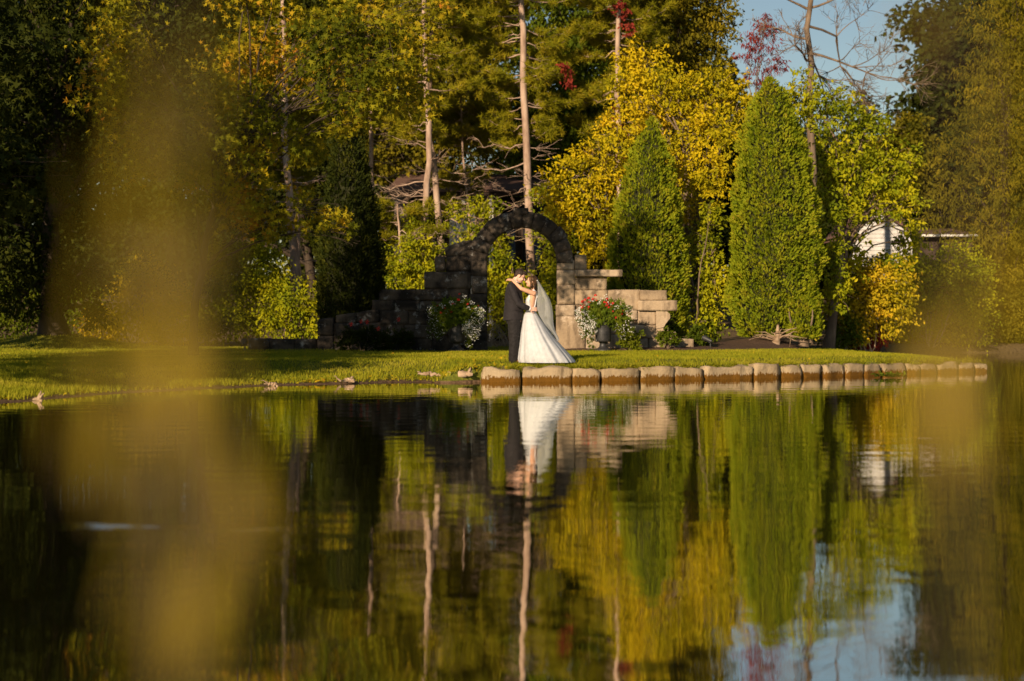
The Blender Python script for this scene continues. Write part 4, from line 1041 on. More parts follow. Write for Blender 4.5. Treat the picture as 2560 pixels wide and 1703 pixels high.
# ------------------------------------------------------------------ flower urns
M['white_flower'] = plain_mat('white_petals', (.78, .76, .70), .6, trans=.2)
M['red_flower'] = plain_mat('red_petals', (.62, .035, .02), .6, trans=.2)
M['fern'] = leaf_mat('urn_foliage', [(.05, .085, .008), (.13, .18, .014), (.26, .27, .02)], .3, nscale=3)
def lathe(g, c, prof, n=28, rnd=.5):
    c = np.asarray(c, float); th = np.arange(n) * 2 * PI / n
    pr = np.array(prof)
    V = np.stack([c[0] + pr[:, 0:1] * np.cos(th), c[1] + pr[:, 0:1] * np.sin(th), c[2] + pr[:, 1:2] + 0 * th[None]], -1).reshape(-1, 3)
    i = np.arange(len(pr) - 1)[:, None] * n; j = np.arange(n)[None]; j2 = (j + 1) % n
    g.add(V, np.stack([i + j, i + j2, i + n + j2, i + n + j], -1).reshape(-1, 4), rnd)
def planter(px, D, side, seed, lab_urn, labs, lit):
    rng = np.random.default_rng(seed)
    x, s = (px - 1280) / F * D, F / D
    z = max(gz(x, D), bed_z(x, D) if x > 1.2 else 0)
    u = empty('planter_urn', (x, D, z), lab_urn, 'urn', 'flower urns flanking the arch')
    g = Geo(); lathe(g, (x, D, z), [(0, .0), (.21, .0), (.21, .05), (.17, .07), (.10, .12), (.085, .2), (.11, .24)]); g.build('foot', M['iron'], u)
    g = Geo(); lathe(g, (x, D, z), [(.10, .24), (.19, .245), (.20, .28), (.20, .50), (.21, .72), (.235, .80)]); lathe(g, (x, D, z), [(.205, .42), (.212, .43), (.205, .44)]); g.build('bowl', M['iron'], u)
    g = Geo(); lathe(g, (x, D, z), [(.235, .80), (.27, .82), (.275, .86), (.25, .87), (.20, .84), (0, .83)]); g.build('rim', M['iron'], u)
    def mound(name, lab, cat, clumps, mat, leaf, size, per, droop=.6, cl=.10):
        r0 = empty(name, (x, D, z + .83), lab, cat, 'plants in the flower urns')
        g = Geo()
        for (dx, dz, rx, rz, dy) in clumps:
            foliage(g, rng, (x + side * dx, D + dy, z + dz), (rx, rx * .8, rz), size, leaf, per, droop, cl)
        for k in range(8):
            dx, dz, rx, rz, dy = clumps[k % len(clumps)]
            tube(g, curve((x, D, z + .8), (x + side * dx, D + dy, z + dz), 6, (0, 0, .12)), np.linspace(.006, .003, 6), 4)
        g.build('foliage', mat, r0, smooth=False)
        return r0
    fern = mound('trailing_fern', labs[0], 'plant', [(0, 1.02, .5, .24, -.04), (-.3, 1.0, .3, .2, -.1), (.3, .95, .34, .3, -.1), (-.18, .86, .30, .22, -.14), (.12, .86, .3, .16, -.16), (.2, .95, .28, .22, -.05), (.3, 1.12, .26, .2, .05), (.05, .82, .28, .12, -.2), (.33, .75, .16, .25, -.1)], M['fern'], 'lance', .10, 1500, 1.0)
    ger = mound('geranium', labs[1], 'plant', [(-.05, 1.18, .32, .13, 0), (-.25, 1.08, .2, .12, -.05), (.15, 1.25, .25, .10, 0)], M['fern'], 'oval', .07, 700)
    gh = Geo()
    for k in range(10):
        v = rng.normal(0, 1, 3); v[2] = abs(v[2]); v /= np.linalg.norm(v)
        c = v * .032; a = np.cross(v, (.3, .5, .8)); a /= np.linalg.norm(a); b = np.cross(v, a)
        th = np.arange(5) * 2 * PI / 5
        gh.add(c + .022 * (np.cos(th)[:, None] * a + np.sin(th)[:, None] * b), [(0, 1, 2, 3, 4)])
    h0 = None
    for k in range(52 if lit else 16):
        t = rng.random(); dx = -.58 + 1.05 * t; top = 1.13 + .32 * math.sin(PI * min(1, t * 1.15 + .05))
        p = Vector((x + side * dx, D - .2 - .12 * rng.random(), z + top - rng.random() ** 1.3 * .34))
        if h0 is None:
            h0 = gh.build('flower_head', M['red_flower'], None, smooth=False); o = h0
        else:
            o = h0.copy(); COL.objects.link(o)
        parent(o, ger); o.location = p; o.rotation_euler = (rng.uniform(-.6, .3), rng.uniform(-.5, .5), rng.uniform(0, 6)); sc = rng.uniform(.45, 1.15); o.scale = (sc, sc, sc)
    whs = []
    for (lab, nm, cl_) in [(labs[2], 'trailing_white_flower', [(-.46, .80, .22, .2, -.1), (-.40, .52, .20, .2, -.12), (-.30, .24, .10, .22, -.1), (-.54, .98, .14, .10, -.05), (-.27, .62, .12, .2, -.2)]),
                           (labs[3], 'trailing_white_flower', [(.52, .85, .18, .22, -.08), (.6, .6, .16, .25, -.05), (.42, .55, .14, .25, -.14), (.62, 1.02, .12, .12, 0)])]:
        w_ = mound(nm, lab, 'plant', cl_, M['green'], 'lance', .06, 900, 1.0, .08)
        g = Geo()
        for (dx, dz, rx, rz, dy) in cl_:
            n = int((240 if dz > .4 else 25) if dx < 0 else 60)
            v = rng.normal(0, 1, (n, 3)); v /= np.linalg.norm(v, axis=1)[:, None]; v[:, 1] = -np.abs(v[:, 1])
            p = np.array([x + side * dx, D + dy, z + dz]) + v * np.array([rx, rx * .8, rz]) * (1.03 + rng.normal(0, .14, (n, 1)))
            leaves(g, p, rng.normal(0, 1, (n, 3)) + [0, 0, .5], v + rng.normal(0, .4, (n, 3)), .034 * rng.uniform(.6, 1.2, n), 'star', rng.random(n))
        tag(g.build('blossoms', M['white_flower'], w_, smooth=False), kind='stuff')
    # single white heads standing above the red ones
    g = Geo()
    for k in range(15):
        t = rng.random(); p = (x + side * (-.6 + 1.1 * t), D - .3, z + .95 + .35 * math.sin(PI * t) + rng.normal(0, .09))
        n = 9
        v = rng.normal(0, 1, (n, 3)); v /= np.linalg.norm(v, axis=1)[:, None]
        leaves(g, np.array(p) + v * .025, v, rng.normal(0, 1, (n, 3)), .035, 'oval', rng.random(n))
    tag(g.build('blossoms', M['white_flower'], fern, smooth=False), kind='stuff')
planter(1508, 42.15, 1, 91, 'dark cast urn in the sun right of the arch, brimming with red flowers',
        ['bright green feathery fern spilling over the sunlit right urn', 'red geraniums crowning the sunlit right urn', 'cascade of tiny white flowers on the left side of the sunlit urn', 'thinner cascade of white flowers on the right side of the sunlit urn'], True)
planter(1142, 42.15, -1, 92, 'dark cast urn in the shade before the left pier of the arch',
        ['dark fern spilling over the shaded left urn', 'geraniums with few red heads on the shaded left urn', 'white flowers hanging from the right side of the shaded urn, beside the arch opening', 'sparse white flowers on the outer left side of the shaded urn'], False)

# ------------------------------------------------------------------ low plants in the bed
def lowbush(name, lab, px, D, clumps, mat, leaf, size, seed, per=900, grp='low plants along the ruin', stems=True):
    rng = np.random.default_rng(seed)
    x, s = (px - 1280) / F * D, F / D
    z = gz(x, D) if x < 1.1 else bed_z(x, D)
    r0 = empty(name, (x, D, z), lab, 'plant', grp)
    g, gs = Geo(), Geo()
    for (cx, cy, rx, ry) in clumps:
        c = P(cx, cy, D); foliage(g, rng, c, (rx / s, rx / s * .8, ry / s), size, leaf, per, .4, .12)
        for k in range(3):
            e = c + rng.normal(0, .5, 3) * np.array([rx / s, .1, ry / s]); tube(gs, curve((x, D, z - .03), e, 5, (0, 0, .08)), np.linspace(.012, .004, 5), 4)
    gs.build('stems', M['bark'], r0); g.build('foliage', mat, r0, smooth=False)
    return r0, z
lowbush('low_shrub', 'dark leafy shrub at ground level between the sunlit urn and the small rose bush', 1578, 42.3, [(1578, 852, 22, 26), (1560, 840, 18, 30), (1596, 862, 15, 16), (1600, 838, 10, 14)], M['green'], 'oval', .075, 1)
lowbush('low_shrub', 'small round rose bush in front of the corbel stone', 1670, 42.9, [(1670, 846, 24, 20), (1655, 840, 14, 18), (1690, 852, 16, 16), (1668, 828, 16, 10)], M['green'], 'oval', .085, 2)
lowbush('low_shrub', 'low green bush at the foot of the shorter cedar beside the black spotlight', 1745, 44, [(1745, 845, 26, 22), (1728, 852, 18, 18), (1765, 850, 16, 18), (1750, 825, 22, 16)], M['green'], 'oval', .085, 3)
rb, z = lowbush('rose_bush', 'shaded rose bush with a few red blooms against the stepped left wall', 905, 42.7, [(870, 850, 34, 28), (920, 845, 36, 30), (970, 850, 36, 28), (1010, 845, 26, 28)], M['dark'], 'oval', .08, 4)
h0 = None
for (px, py) in [(902, 804), (917, 805), (877, 811), (996, 799), (945, 822)]:
    rng = np.random.default_rng(px)
    if h0 is None:
        gh = Geo()
        for k in range(12):
            v = rng.normal(0, 1, 3); v /= np.linalg.norm(v)
            leaves(gh, np.array([v * .01]), np.array([v]), rng.normal(0, 1, (1, 3)), .06, 'oval', np.array([.5]))
        h0 = gh.build('bloom', M['red_flower'], None, smooth=False); o = h0
    else:
        o = h0.copy(); COL.objects.link(o)
    parent(o, rb); o.location = tuple(P(px, py, 42.3))
    
def spotlight(px, py, D, lab, rz):
    x = (px - 1280) / F * D; z = max(gz(x, D), bed_z(x, D) if x > 1.2 else 0)
    r0 = empty('garden_spotlight', (x, D, z), lab, 'spotlight', 'garden spotlights')
    g = Geo(); tube(g, [(x, D, z - .03), (x, D, z + .12)], [.018, .018], 8, caps=True); boxg(g, x - .05, x + .05, D - .05, D + .05, z + .12, z + .15); g.build('stake', M['iron'], r0)
    g = Geo()
    a = np.array([x - .02, D - .02, z + .18]); b = a + np.array([math.cos(rz) * .17, .12, .07])
    tube(g, curve(a - (b - a) * .35, b, 5), [.03, .05, .06, .075, .078], 14, caps=True); g.build('lamp_head', M['iron'], r0)
    g = Geo(); tube(g, [(x, D, z + .12), (x, D, z + .2)], [.014, .014], 6); g.build('bracket', M['iron'], r0)
spotlight(1776, 860, 43.6, 'small black garden spotlight in the mulch left of the tallest cedar', 2.6)
spotlight(612, 868, 42.8, 'small black garden spotlight at the left end of the low wall', 1.6)

# dead stump with bleached branches at the foot of the tall cedar
rng = np.random.default_rng(8)
x, D = P(1944, 840, 46.2)[0], 46.2; z = bed_z(x, D)
g = Geo()
tube(g, [(x - .05, D, z - .05), (x, D, z + .2), (x + .01, D, z + .5)], [.13, .07, .03], 8, caps=True)
for k in range(13):
    a = rng.uniform(-.3, PI + .3); L = rng.uniform(.35, .85)
    e = np.array([x + math.cos(a) * L, D - .2 * rng.random(), z + abs(math.sin(a)) * L * .55 + .05])
    q = curve((x, D - .03, z + .06 + .1 * rng.random()), e, 6, (0, 0, .06), .02, rng); tube(g, q, np.linspace(.025, .006, 6), 5)
    tube(g, curve(q[3], q[3] + rng.normal(0, .12, 3), 4), np.linspace(.01, .004, 4), 4)
tag(g.build('dead_stump', M['drift']), 'bleached dead stump with spiky branches on the mulch at the foot of the tallest cedar', 'stump')

# dry brush on the far bank
for k, (px, D, w_, lab) in enumerate([(2240, 60.2, 70, 'tangle of dry tan stems on the far bank behind the tip of the lawn'), (2390, 60.8, 80, 'dry tan stems at the water line under the pale olive bush')]):
    g = Geo()
    for q in range(150):
        x = (px + rng.uniform(-w_, w_) - 1280) / F * D; y = D + rng.uniform(-.3, .8); z = gz(x, y)
        e = np.array([x, y, z]) + np.array([rng.normal(0, .4), rng.normal(-.1, .2), rng.uniform(.2, 1.1)])
        tube(g, curve((x, y, z - .03), e, 5, (rng.normal(0, .12), 0, .1)), np.linspace(.009, .003, 5), 3)
    tag(g.build('dry_brush', M['twig']), lab, 'brush', 'dry brush on the far bank')
g = Geo()
for q in range(260):
    x = rng.uniform(-3.8, 1.2); y = rng.uniform(47, 51); z = gz(x, y)
    e = np.array([x, y, z]) + np.array([rng.normal(0, .5), rng.normal(0, .3), rng.uniform(.1, .8)])
    tube(g, curve((x, y, z - .03), e, 5, (rng.normal(0, .12), 0, .1)), np.linspace(.012, .003, 5), 3)
tag(g.build('dry_brush', M['twig']), 'dry brown twigs on the ground seen low through the arch opening', 'brush')

# ------------------------------------------------------------------ driftwood and floating weeds
def drift(px0, py0, px1, py1, lab, seed, r=.07, knobs=(), dD=0.0):
    rng = np.random.default_rng(seed)
    xm = (px0 + px1) / 2
    D = 30.9 + dD
    a, b = P(px0, py0, D), P(px1, py1, D)
    n = 16
    q = curve(a, b, n, (0, .05, .02), .012, rng)
    rr = r * (.12 + .88 * np.sin(np.linspace(.12, 2.95, n)) ** .8) * rng.uniform(.7, 1.3, n)
    g = Geo(); tube(g, q, rr, 9, caps=True, flat=(1.0, .8))
    for (t, dx, dz, r2) in knobs:
        p = q[int(t * (n - 1))]
        tube(g, curve(p, p + np.array([dx, rng.normal(0, .04), dz]), 5, (0, 0, .02), .01, rng), np.linspace(r2, r2 * .3, 5), 6, caps=True)
    tag(g.build('driftwood', M['drift']), lab, 'driftwood', 'driftwood on the left bank')
drift(1118, 942, 1182, 936, 'pale chunky driftwood log with an upright knob beside the first edging block', 1, .062, [(.90, .02, .13, .035), (.8, .09, .05, .03), (.3, -.12, .05, .02), (.6, .1, -.02, .03)], .45)
drift(1045, 936, 1105, 940, 'thin split driftwood stick left of the chunky driftwood log', 2, .034, [(.2, -.1, .05, .02)], .5)
drift(852, 953, 886, 955, 'small knotted driftwood lump at the water line with one raised stick', 3, .042, [(.05, -.12, .09, .02), (.8, .05, .08, .05), (.9, .06, -.02, .04)], -.1)
drift(660, 960, 695, 965, 'broken reed stems and wood at the water edge left of the knotted lump', 4, .03, [(.2, -.12, .03, .012), (.6, .1, .04, .01)], -1.3)
drift(80, 1002, 105, 1000, 'little pale wood snag standing at the water far left', 5, .035, [(.6, .02, .11, .03), (.9, .06, .08, .02)], -6.6)
rng = np.random.default_rng(15)
x, y = W(2222, 944.5)
g = Geo()
n = 110
p = np.stack([x + np.clip(rng.normal(0, .16, n), -.3, .3), y + np.clip(rng.normal(0, .07, n), -.14, .14), .015 + np.abs(rng.normal(0, .035, n))], -1)
t = rng.normal(0, 1, (n, 3)); t[:, 2] = np.abs(t[:, 2]) * .4
nn = rng.normal(0, .4, (n, 3)); nn[:, 2] += 1
leaves(g, p, t, nn, .11 * rng.uniform(.6, 1.2, n), 'oval', rng.random(n))
tag(g.build('pond_weed', M['green'], smooth=False), 'floating clump of green pond weed in front of the edging blocks on the right', 'water plant')

# ------------------------------------------------------------------ shrubs on the near bank, close to the lens
def near_shrub(lab, stems, lv, seed):
    rng = np.random.default_rng(seed)
    b = Q(stems[0][0][0], 0, stems[0][0][2]); b[2] = gz(b[0], b[1])
    r0 = empty('bank_shrub', b, lab, 'shrub', 'shrubs on the near bank')
    g = Geo(); paths = []
    for st in stems:
        pts = np.array([Q(x_, y_, d_) for x_, y_, d_ in st]); 
        pts[0][2] = gz(pts[0][0], pts[0][1]) - .03
        t = np.linspace(0, len(pts) - 1, 20)
        q = np.stack([np.interp(t, np.arange(len(pts)), pts[:, k]) for k in range(3)], -1)
        tube(g, q, np.linspace(.0017, .0008, 20), 6); paths.append(q)
    allp = np.concatenate(paths)
    gl = None
    lo = []
    for (px, py, L, wd, ang, d_, rn) in lv:
        c = Q(px, py, d_); s = F / K / d_
        L /= s; wd *= .74 / s
        a = R(ang) + rng.normal(0, .05)
        t = np.array([math.cos(a), rng.normal(0, .25), math.sin(a)]); t /= np.linalg.norm(t)
        nn = np.array([rng.normal(-.3, .15), -1, rng.normal(.15, .15)])
        sd = np.cross(nn, t); sd /= np.linalg.norm(sd); up = np.cross(t, sd)
        u = np.linspace(-.5, .5, 12); hwid = wd / 2 * np.cos(PI * u * .96) ** .8
        mid = c + u[:, None] * L * t - up * (u[:, None] ** 2) * L * .25
        V = np.stack([mid - sd * hwid[:, None] - up * hwid[:, None] * .25, mid, mid + sd * hwid[:, None] - up * hwid[:, None] * .25], 1).reshape(-1, 3)
        i = np.arange(11)[:, None] * 3; j = np.arange(2)[None]
        g1 = Geo(); g1.add(V, np.stack([i + j, i + j + 1, i + 4 + j, i + 3 + j], -1).reshape(-1, 4), rn)
        g1.build('leaf', M['fore'], r0)
        k = np.argmin(np.linalg.norm(allp - mid[0], axis=1))
        tube(g, curve(allp[k], mid[0], 5), np.linspace(.0018, .001, 5), 5)
    g.build('stem', M['bark'], r0)
near_shrub('out of focus shrub with long golden leaves close to the lens on the left',
    [[(395, 1800, .85), (400, 1300, .85), (385, 800, .84), (395, 300, .83), (400, -150, .83)], [(440, 1800, .88), (520, 1200, .88), (480, 700, .87), (470, 200, .86)]],
    [(300, 400, 420, 52, 88, .85, .3), (392, 300, 440, 50, 85, .83, .0), (485, 440, 360, 64, 95, .86, .35), (372, 700, 380, 76, 84, .84, .6), (420, 760, 300, 40, 97, .86, .1), (398, 880, 300, 104, 92, .83, 1.0), (240, 1030, 340, 100, 78, .85, .45),
     (545, 1100, 340, 92, 102, .87, .45), (455, 1400, 330, 110, 82, .85, .25), (205, 700, 380, 34, 86, .87, .2), (390, 1200, 280, 36, 95, .85, .0), (490, 640, 330, 46, 96, .88, .35), (310, 1270, 330, 34, 70, .87, .0), (150, 950, 260, 36, 86, .87, .35), (330, 560, 300, 44, 94, .85, .2),
     (440, 560, 300, 44, 85, .9, .5), (250, 820, 300, 40, 80, .9, .3), (520, 900, 320, 40, 97, .9, .3), (360, 1480, 300, 60, 88, .88, .15), (560, 1330, 280, 50, 105, .9, .3), (300, 180, 300, 36, 92, .9, .1), (470, 150, 300, 36, 84, .9, .15), (210, 480, 280, 26, 95, .92, .2), (430, 1030, 260, 50, 88, .88, .6)], 31)
near_shrub('out of focus pale leafed shrub close to the lens at the right edge',
    [[(2215, 1700, .85), (2200, 1200, .85), (2205, 700, .84), (2230, 200, .83), (2180, -100, .83)]],
    [(2180, 930, 340, 140, 90, .85, 1.0), (2195, 1000, 260, 70, 96, .87, 1.0), (2255, 690, 460, 26, 86, .85, .5), (2325, 240, 460, 26, 80, .86, .2), (2110, 50, 180, 30, 60, .85, .7), (2340, 700, 360, 40, 80, .87, .5), (2150, 760, 240, 26, 75, .9, .6)], 32)

# ------------------------------------------------------------------ the couple
M['skin'] = plain_mat('fair_skin', (.62, .37, .27), .5)
M['skin_tan'] = plain_mat('tanned_skin', (.58, .32, .20), .5)
M['suit'] = plain_mat('charcoal_wool', (.013, .010, .011), .8, sheen=.03)
M['trousers'] = plain_mat('charcoal_trouser_wool', (.010, .008, .008), .8, sheen=.03)
M['shirt'] = plain_mat('white_cotton', (.78, .77, .75), .7)
M['satin'] = plain_mat('ivory_satin', (.56, .56, .575), .55)
M['tulle'] = plain_mat('ivory_tulle_skirt', (.57, .575, .59), .8, trans=.2)
M['veil'] = plain_mat('sheer_veil', (.80, .79, .75), .8, trans=.5, alpha=.40)
M['hair_dark'] = noisy_mat('dark_brown_hair', [(.3, (.012, .007, .005)), (.7, (.05, .028, .017))], 30, rough=.45, bump=.6, stretch=(1, 1, .25))
M['hair_brown'] = noisy_mat('brown_hair_with_highlights', [(.35, (.014, .007, .004)), (.56, (.055, .027, .011)), (.74, (.24, .13, .055))], 16, rough=.45, bump=.8, stretch=(1, 1, .35))
M['leather'] = plain_mat('brown_leather', (.16, .06, .025), .35, spec=.5)
M['eye'] = plain_mat('eye_dark', (.02, .015, .012), .2)
M['lip'] = plain_mat('lips', (.45, .16, .14), .4)

DC = 32.8
MX = (1282.5 - 1280) / (F / DC)
MZ = gz(MX, DC)
def mp_(cx, cy, v=0.0):
    return np.array([(1220 + cx / 5.6 - 1280) / (F / DC), DC + v, MZ + (1418 - cy) / 728.0])
def capsule(g, p0, p1, r0, r1, sides=14, flat=None):
    p0 = np.asarray(p0, float); p1 = np.asarray(p1, float)
    d_ = p1 - p0; L = np.linalg.norm(d_); d_ = d_ / (L + 1e-9)
    ts, rs_ = [], []
    for a in np.linspace(-PI / 2 + .12, 0, 5): ts.append(r0 * math.sin(a)); rs_.append(r0 * math.cos(a))
    for f in np.linspace(0, 1, 6)[1:-1]: ts.append(L * f); rs_.append(r0 + (r1 - r0) * f)
    for a in np.linspace(0, PI / 2 - .12, 5): ts.append(L + r1 * math.sin(a)); rs_.append(r1 * math.cos(a))
    pts = p0 + np.array(ts)[:, None] * d_
    tube(g, pts, rs_, sides, caps=True, flat=flat)
def chain(g, pts, rad, sides=14):
    for a, b, r0, r1 in zip(pts[:-1], pts[1:], rad[:-1], rad[1:]): capsule(g, a, b, r0, r1, sides)
def ellip(g, c, r, ax=None, n=20):
    ax = np.eye(3) if ax is None else np.array([np.asarray(a, float) / np.linalg.norm(a) for a in ax])
    th = np.arange(n) * 2 * PI / n; ph = np.linspace(.08, PI - .08, 13)
    l = np.stack([np.sin(ph)[:, None] * np.cos(th), np.sin(ph)[:, None] * np.sin(th), np.cos(ph)[:, None] + 0 * th], -1).reshape(-1, 3) * np.asarray(r)
    V = np.asarray(c) + l @ ax
    i = np.arange(12)[:, None] * n; j = np.arange(n)[None]; j2 = (j + 1) % n
    g.add(V, np.stack([i + j, i + n + j, i + n + j2, i + j2], -1).reshape(-1, 4))
    g.add(V[:n], np.arange(n)[None, :]); g.add(V[-n:], np.arange(n)[None, ::-1])
def loft(g, rows, sides=28, close=True, power=1.0, fold=None):
    """rows: (x left, x right, height cy, half depth, v centre) in the couple's view pixels"""
    V = []
    th = np.arange(sides) * 2 * PI / sides
    for k, row in enumerate(rows):
        xl, xr, cy, dp = row[:4]; v0 = row[4] if len(row) > 4 else 0.0
        c = mp_((xl + xr) / 2, cy, v0); rx = (xr - xl) / 2 / 728.0
        m = np.ones(sides) if fold is None else fold(th, k / (len(rows) - 1))
        V.append(np.stack([c[0] + rx * m * np.sign(np.cos(th)) * np.abs(np.cos(th)) ** power, c[1] + dp * m * np.sign(np.sin(th)) * np.abs(np.sin(th)) ** power, np.full(sides, c[2])], -1))
    V = np.concatenate(V); n = len(rows)
    i = np.arange(n - 1)[:, None] * sides; j = np.arange(sides)[None]; j2 = (j + 1) % sides
    g.add(V, np.stack([i + j, i + j2, i + sides + j2, i + sides + j], -1).reshape(-1, 4))
    if close:
        g.add(V[:sides], np.arange(sides)[None, ::-1]); g.add(V[-sides:], np.arange(sides)[None])
def densify(rows, n):
    rows = [tuple(r) + ((0.0,) if len(r) == 4 else ()) for r in rows]
    A = np.array(rows); t = np.linspace(0, len(A) - 1, n)
    return [tuple(np.interp(t_, np.arange(len(A)), A[:, k]) for k in range(5)) for t_ in t]
def fuse(g, name, mat, par, voxel=.008, sm=3, wrinkle=0.0, seed=0):
    o = g.build(name, mat, None)
    md = o.modifiers.new('r', 'REMESH'); md.mode = 'VOXEL'; md.voxel_size = voxel; md.use_smooth_shade = True
    m2 = o.modifiers.new('s', 'SMOOTH'); m2.factor = .5; m2.iterations = sm
    dg = bpy.context.evaluated_depsgraph_get()
    me = bpy.data.meshes.new_from_object(o.evaluated_get(dg))
    o.modifiers.clear()
    old = o.data; o.data = me; bpy.data.meshes.remove(old)
    me.materials.clear(); me.materials.append(mat)
    n = len(me.vertices); co = np.empty(n * 3, np.float32); me.vertices.foreach_get('co', co); co = co.reshape(-1, 3)
    if wrinkle:
        nr = np.empty(n * 3, np.float32); me.vertices.foreach_get('normal', nr); nr = nr.reshape(-1, 3)
        w_ = np.array([mnoise.noise(Vector((c[0] * 9 + seed, c[1] * 9, c[2] * 16 + 5 * c[0]))) + .6 * mnoise.noise(Vector((c[0] * 22, c[1] * 22 + seed, c[2] * 26))) for c in co])
        co = co + nr * (w_ * wrinkle)[:, None]
        me.vertices.foreach_set('co', co.astype(np.float32).ravel())
    me.polygons.foreach_set('use_smooth', np.ones(len(me.polygons), bool))
    me.update()
    if par is not None: parent(o, par)
    return o
def hand(g, wrist, d_, palm, size=1.0, curl=.35, thumb=1):
    """palm, four bent fingers and a thumb; d_ = pointing direction, palm = direction the palm faces"""
    d_ = np.asarray(d_, float) / np.linalg.norm(d_); palm = np.asarray(palm, float); palm = palm - d_ * palm.dot(d_); palm /= np.linalg.norm(palm)
    sd = np.cross(d_, palm) * thumb
    w_ = np.asarray(wrist, float)
    for k, (off, L) in enumerate([(.028, .072), (.010, .080), (-.009, .075), (-.027, .060)]):
        k0 = w_ + d_ * .085 * size + sd * off * size
        capsule(g, w_ + sd * off * .55 * size + d_ * .012, k0, .014 * size, .0115 * size, 10)
        p = k0; a = curl * (.6 + .12 * k)
        for q, (f, r) in enumerate([(.45, .0090), (.32, .0080), (.23, .0070)]):
            dv = d_ * math.cos(a) + palm * math.sin(a) + sd * off * 2.2
            e = p + dv / np.linalg.norm(dv) * L * f * size
            capsule(g, p, e, r * size * 1.05, r * size, 9); p = e; a += curl
    p = w_ + d_ * .025 * size + sd * .024 * size
    for q, (dv, L, r) in enumerate([(d_ * .6 + sd * .75 + palm * .25, .038, .0125), (d_ * .85 + sd * .35 + palm * .35, .030, .010), (d_ * .95 + sd * .05 + palm * .4, .024, .0085)]):
        e = p + dv / np.linalg.norm(dv) * L * size; capsule(g, p, e, r * size, r * size * .92, 9); p = e
def head(g, c, f, up, sc=1.0):
    f = np.asarray(f, float) / np.linalg.norm(f); up = np.asarray(up, float); up = up - f * up.dot(f); up /= np.linalg.norm(up)
    s = np.cross(up, f)
    A = [f, s, up]
    P0 = lambda a, b, h: c + (f * a + s * b + up * h) * sc
    ellip(g, P0(-.008, 0, .025), np.array([.098, .076, .092]) * sc, A)
    ellip(g, P0(.030, 0, -.035), np.array([.064, .060, .082]) * sc, A)
    ellip(g, P0(.055, 0, -.088), np.array([.036, .034, .026]) * sc, A)
    capsule(g, P0(.088, 0, .012), P0(.112, 0, -.026), .010 * sc, .0135 * sc, 10)
    for b in (-1, 1):
        capsule(g, P0(.083, b * .014, .024), P0(.070, b * .044, .024), .011 * sc, .010 * sc, 8)
        ellip(g, P0(-.008, b * .078, -.012), np.array([.020, .010, .032]) * sc, A, 10)
        ellip(g, P0(.064, b * .036, -.034), np.array([.028, .024, .026]) * sc, A, 12)
    return P0, A

# ---- groom
groom = empty('person', (MX, DC, MZ), 'groom in a charcoal suit leaning his forehead to the bride, hand on her waist', 'person', 'wedding couple')
g = Geo()
ghc = mp_(447, 212)
gP, gA = head(g, ghc, (.86, 0, -.50), (.5, 0, .86), 1.04)
chain(g, [mp_(352, 330), mp_(385, 270), mp_(415, 228)], [.068, .060, .058])
loft(g, [(285, 420, 335, .16), (250, 465, 420, .19), (245, 480, 600, .17), (245, 475, 780, .165), (265, 465, 860, .16)], 20)
for sg in (-1, 1):
    chain(g, [mp_(365, 840, sg * .09), mp_(368, 1130, sg * .095), mp_(352, 1385, sg * .10)], [.085, .058, .042])
    capsule(g, mp_(335, 1395, sg * .10), mp_(400, 1403, sg * .115), .036, .028)
# near arm and hand
wr = mp_(578, 671, -.215)
chain(g, [mp_(338, 365, -.19), mp_(425, 600, -.25), wr], [.055, .042, .030])
hand(g, wr, (.93, .22, -.08), (.1, 1, 0), 1.12, .30, thumb=-1)
wf = mp_(585, 640, .20)
chain(g, [mp_(338, 365, .19), mp_(430, 590, .26), wf], [.055, .042, .030])
hand(g, wf, (.9, -.35, .05), (.1, -1, 0), 1.12, .30, thumb=1)
body = fuse(g, 'body', M['skin'], groom, .0065, 2)
for b in (-1, 1):
    g = Geo(); ellip(g, gP(.082, b * .031, .006), (.008, .013, .005), gA, 8); g.build('eye', M['eye'], body)
    g = Geo(); tube(g, [gP(.091, b * .016, .028), gP(.090, b * .032, .034), gP(.078, b * .046, .029)], [.004, .006, .003], 6); g.build('eyebrow', M['hair_dark'], body)
g = Geo(); ellip(g, gP(.091, 0, -.058), (.007, .022, .006), gA, 10); g.build('lips', M['lip'], body)
# hair: cap over the crown and back, short at the nape
g = Geo()
ellip(g, gP(-.022, 0, .045), np.array([.106, .086, .088]), gA)
ellip(g, gP(.045, 0, .088), np.array([.062, .070, .036]), gA)
ellip(g, gP(-.065, 0, -.005), np.array([.052, .070, .070]), gA)
for b in (-1, 1): capsule(g, gP(.012, b * .072, .03), gP(.012, b * .076, -.008), .016, .008, 8)
rng = np.random.default_rng(3)
for k in range(26):
    a = gP(rng.uniform(-.06, .08), rng.uniform(-.06, .06), .10); capsule(g, a, a + (gA[0] * rng.uniform(.01, .04) + gA[2] * rng.uniform(0, .02) + np.array([0, rng.normal(0, .01), 0])), .014, .006, 6)
fuse(g, 'hair', M['hair_dark'], groom, .0065, 1, .004)
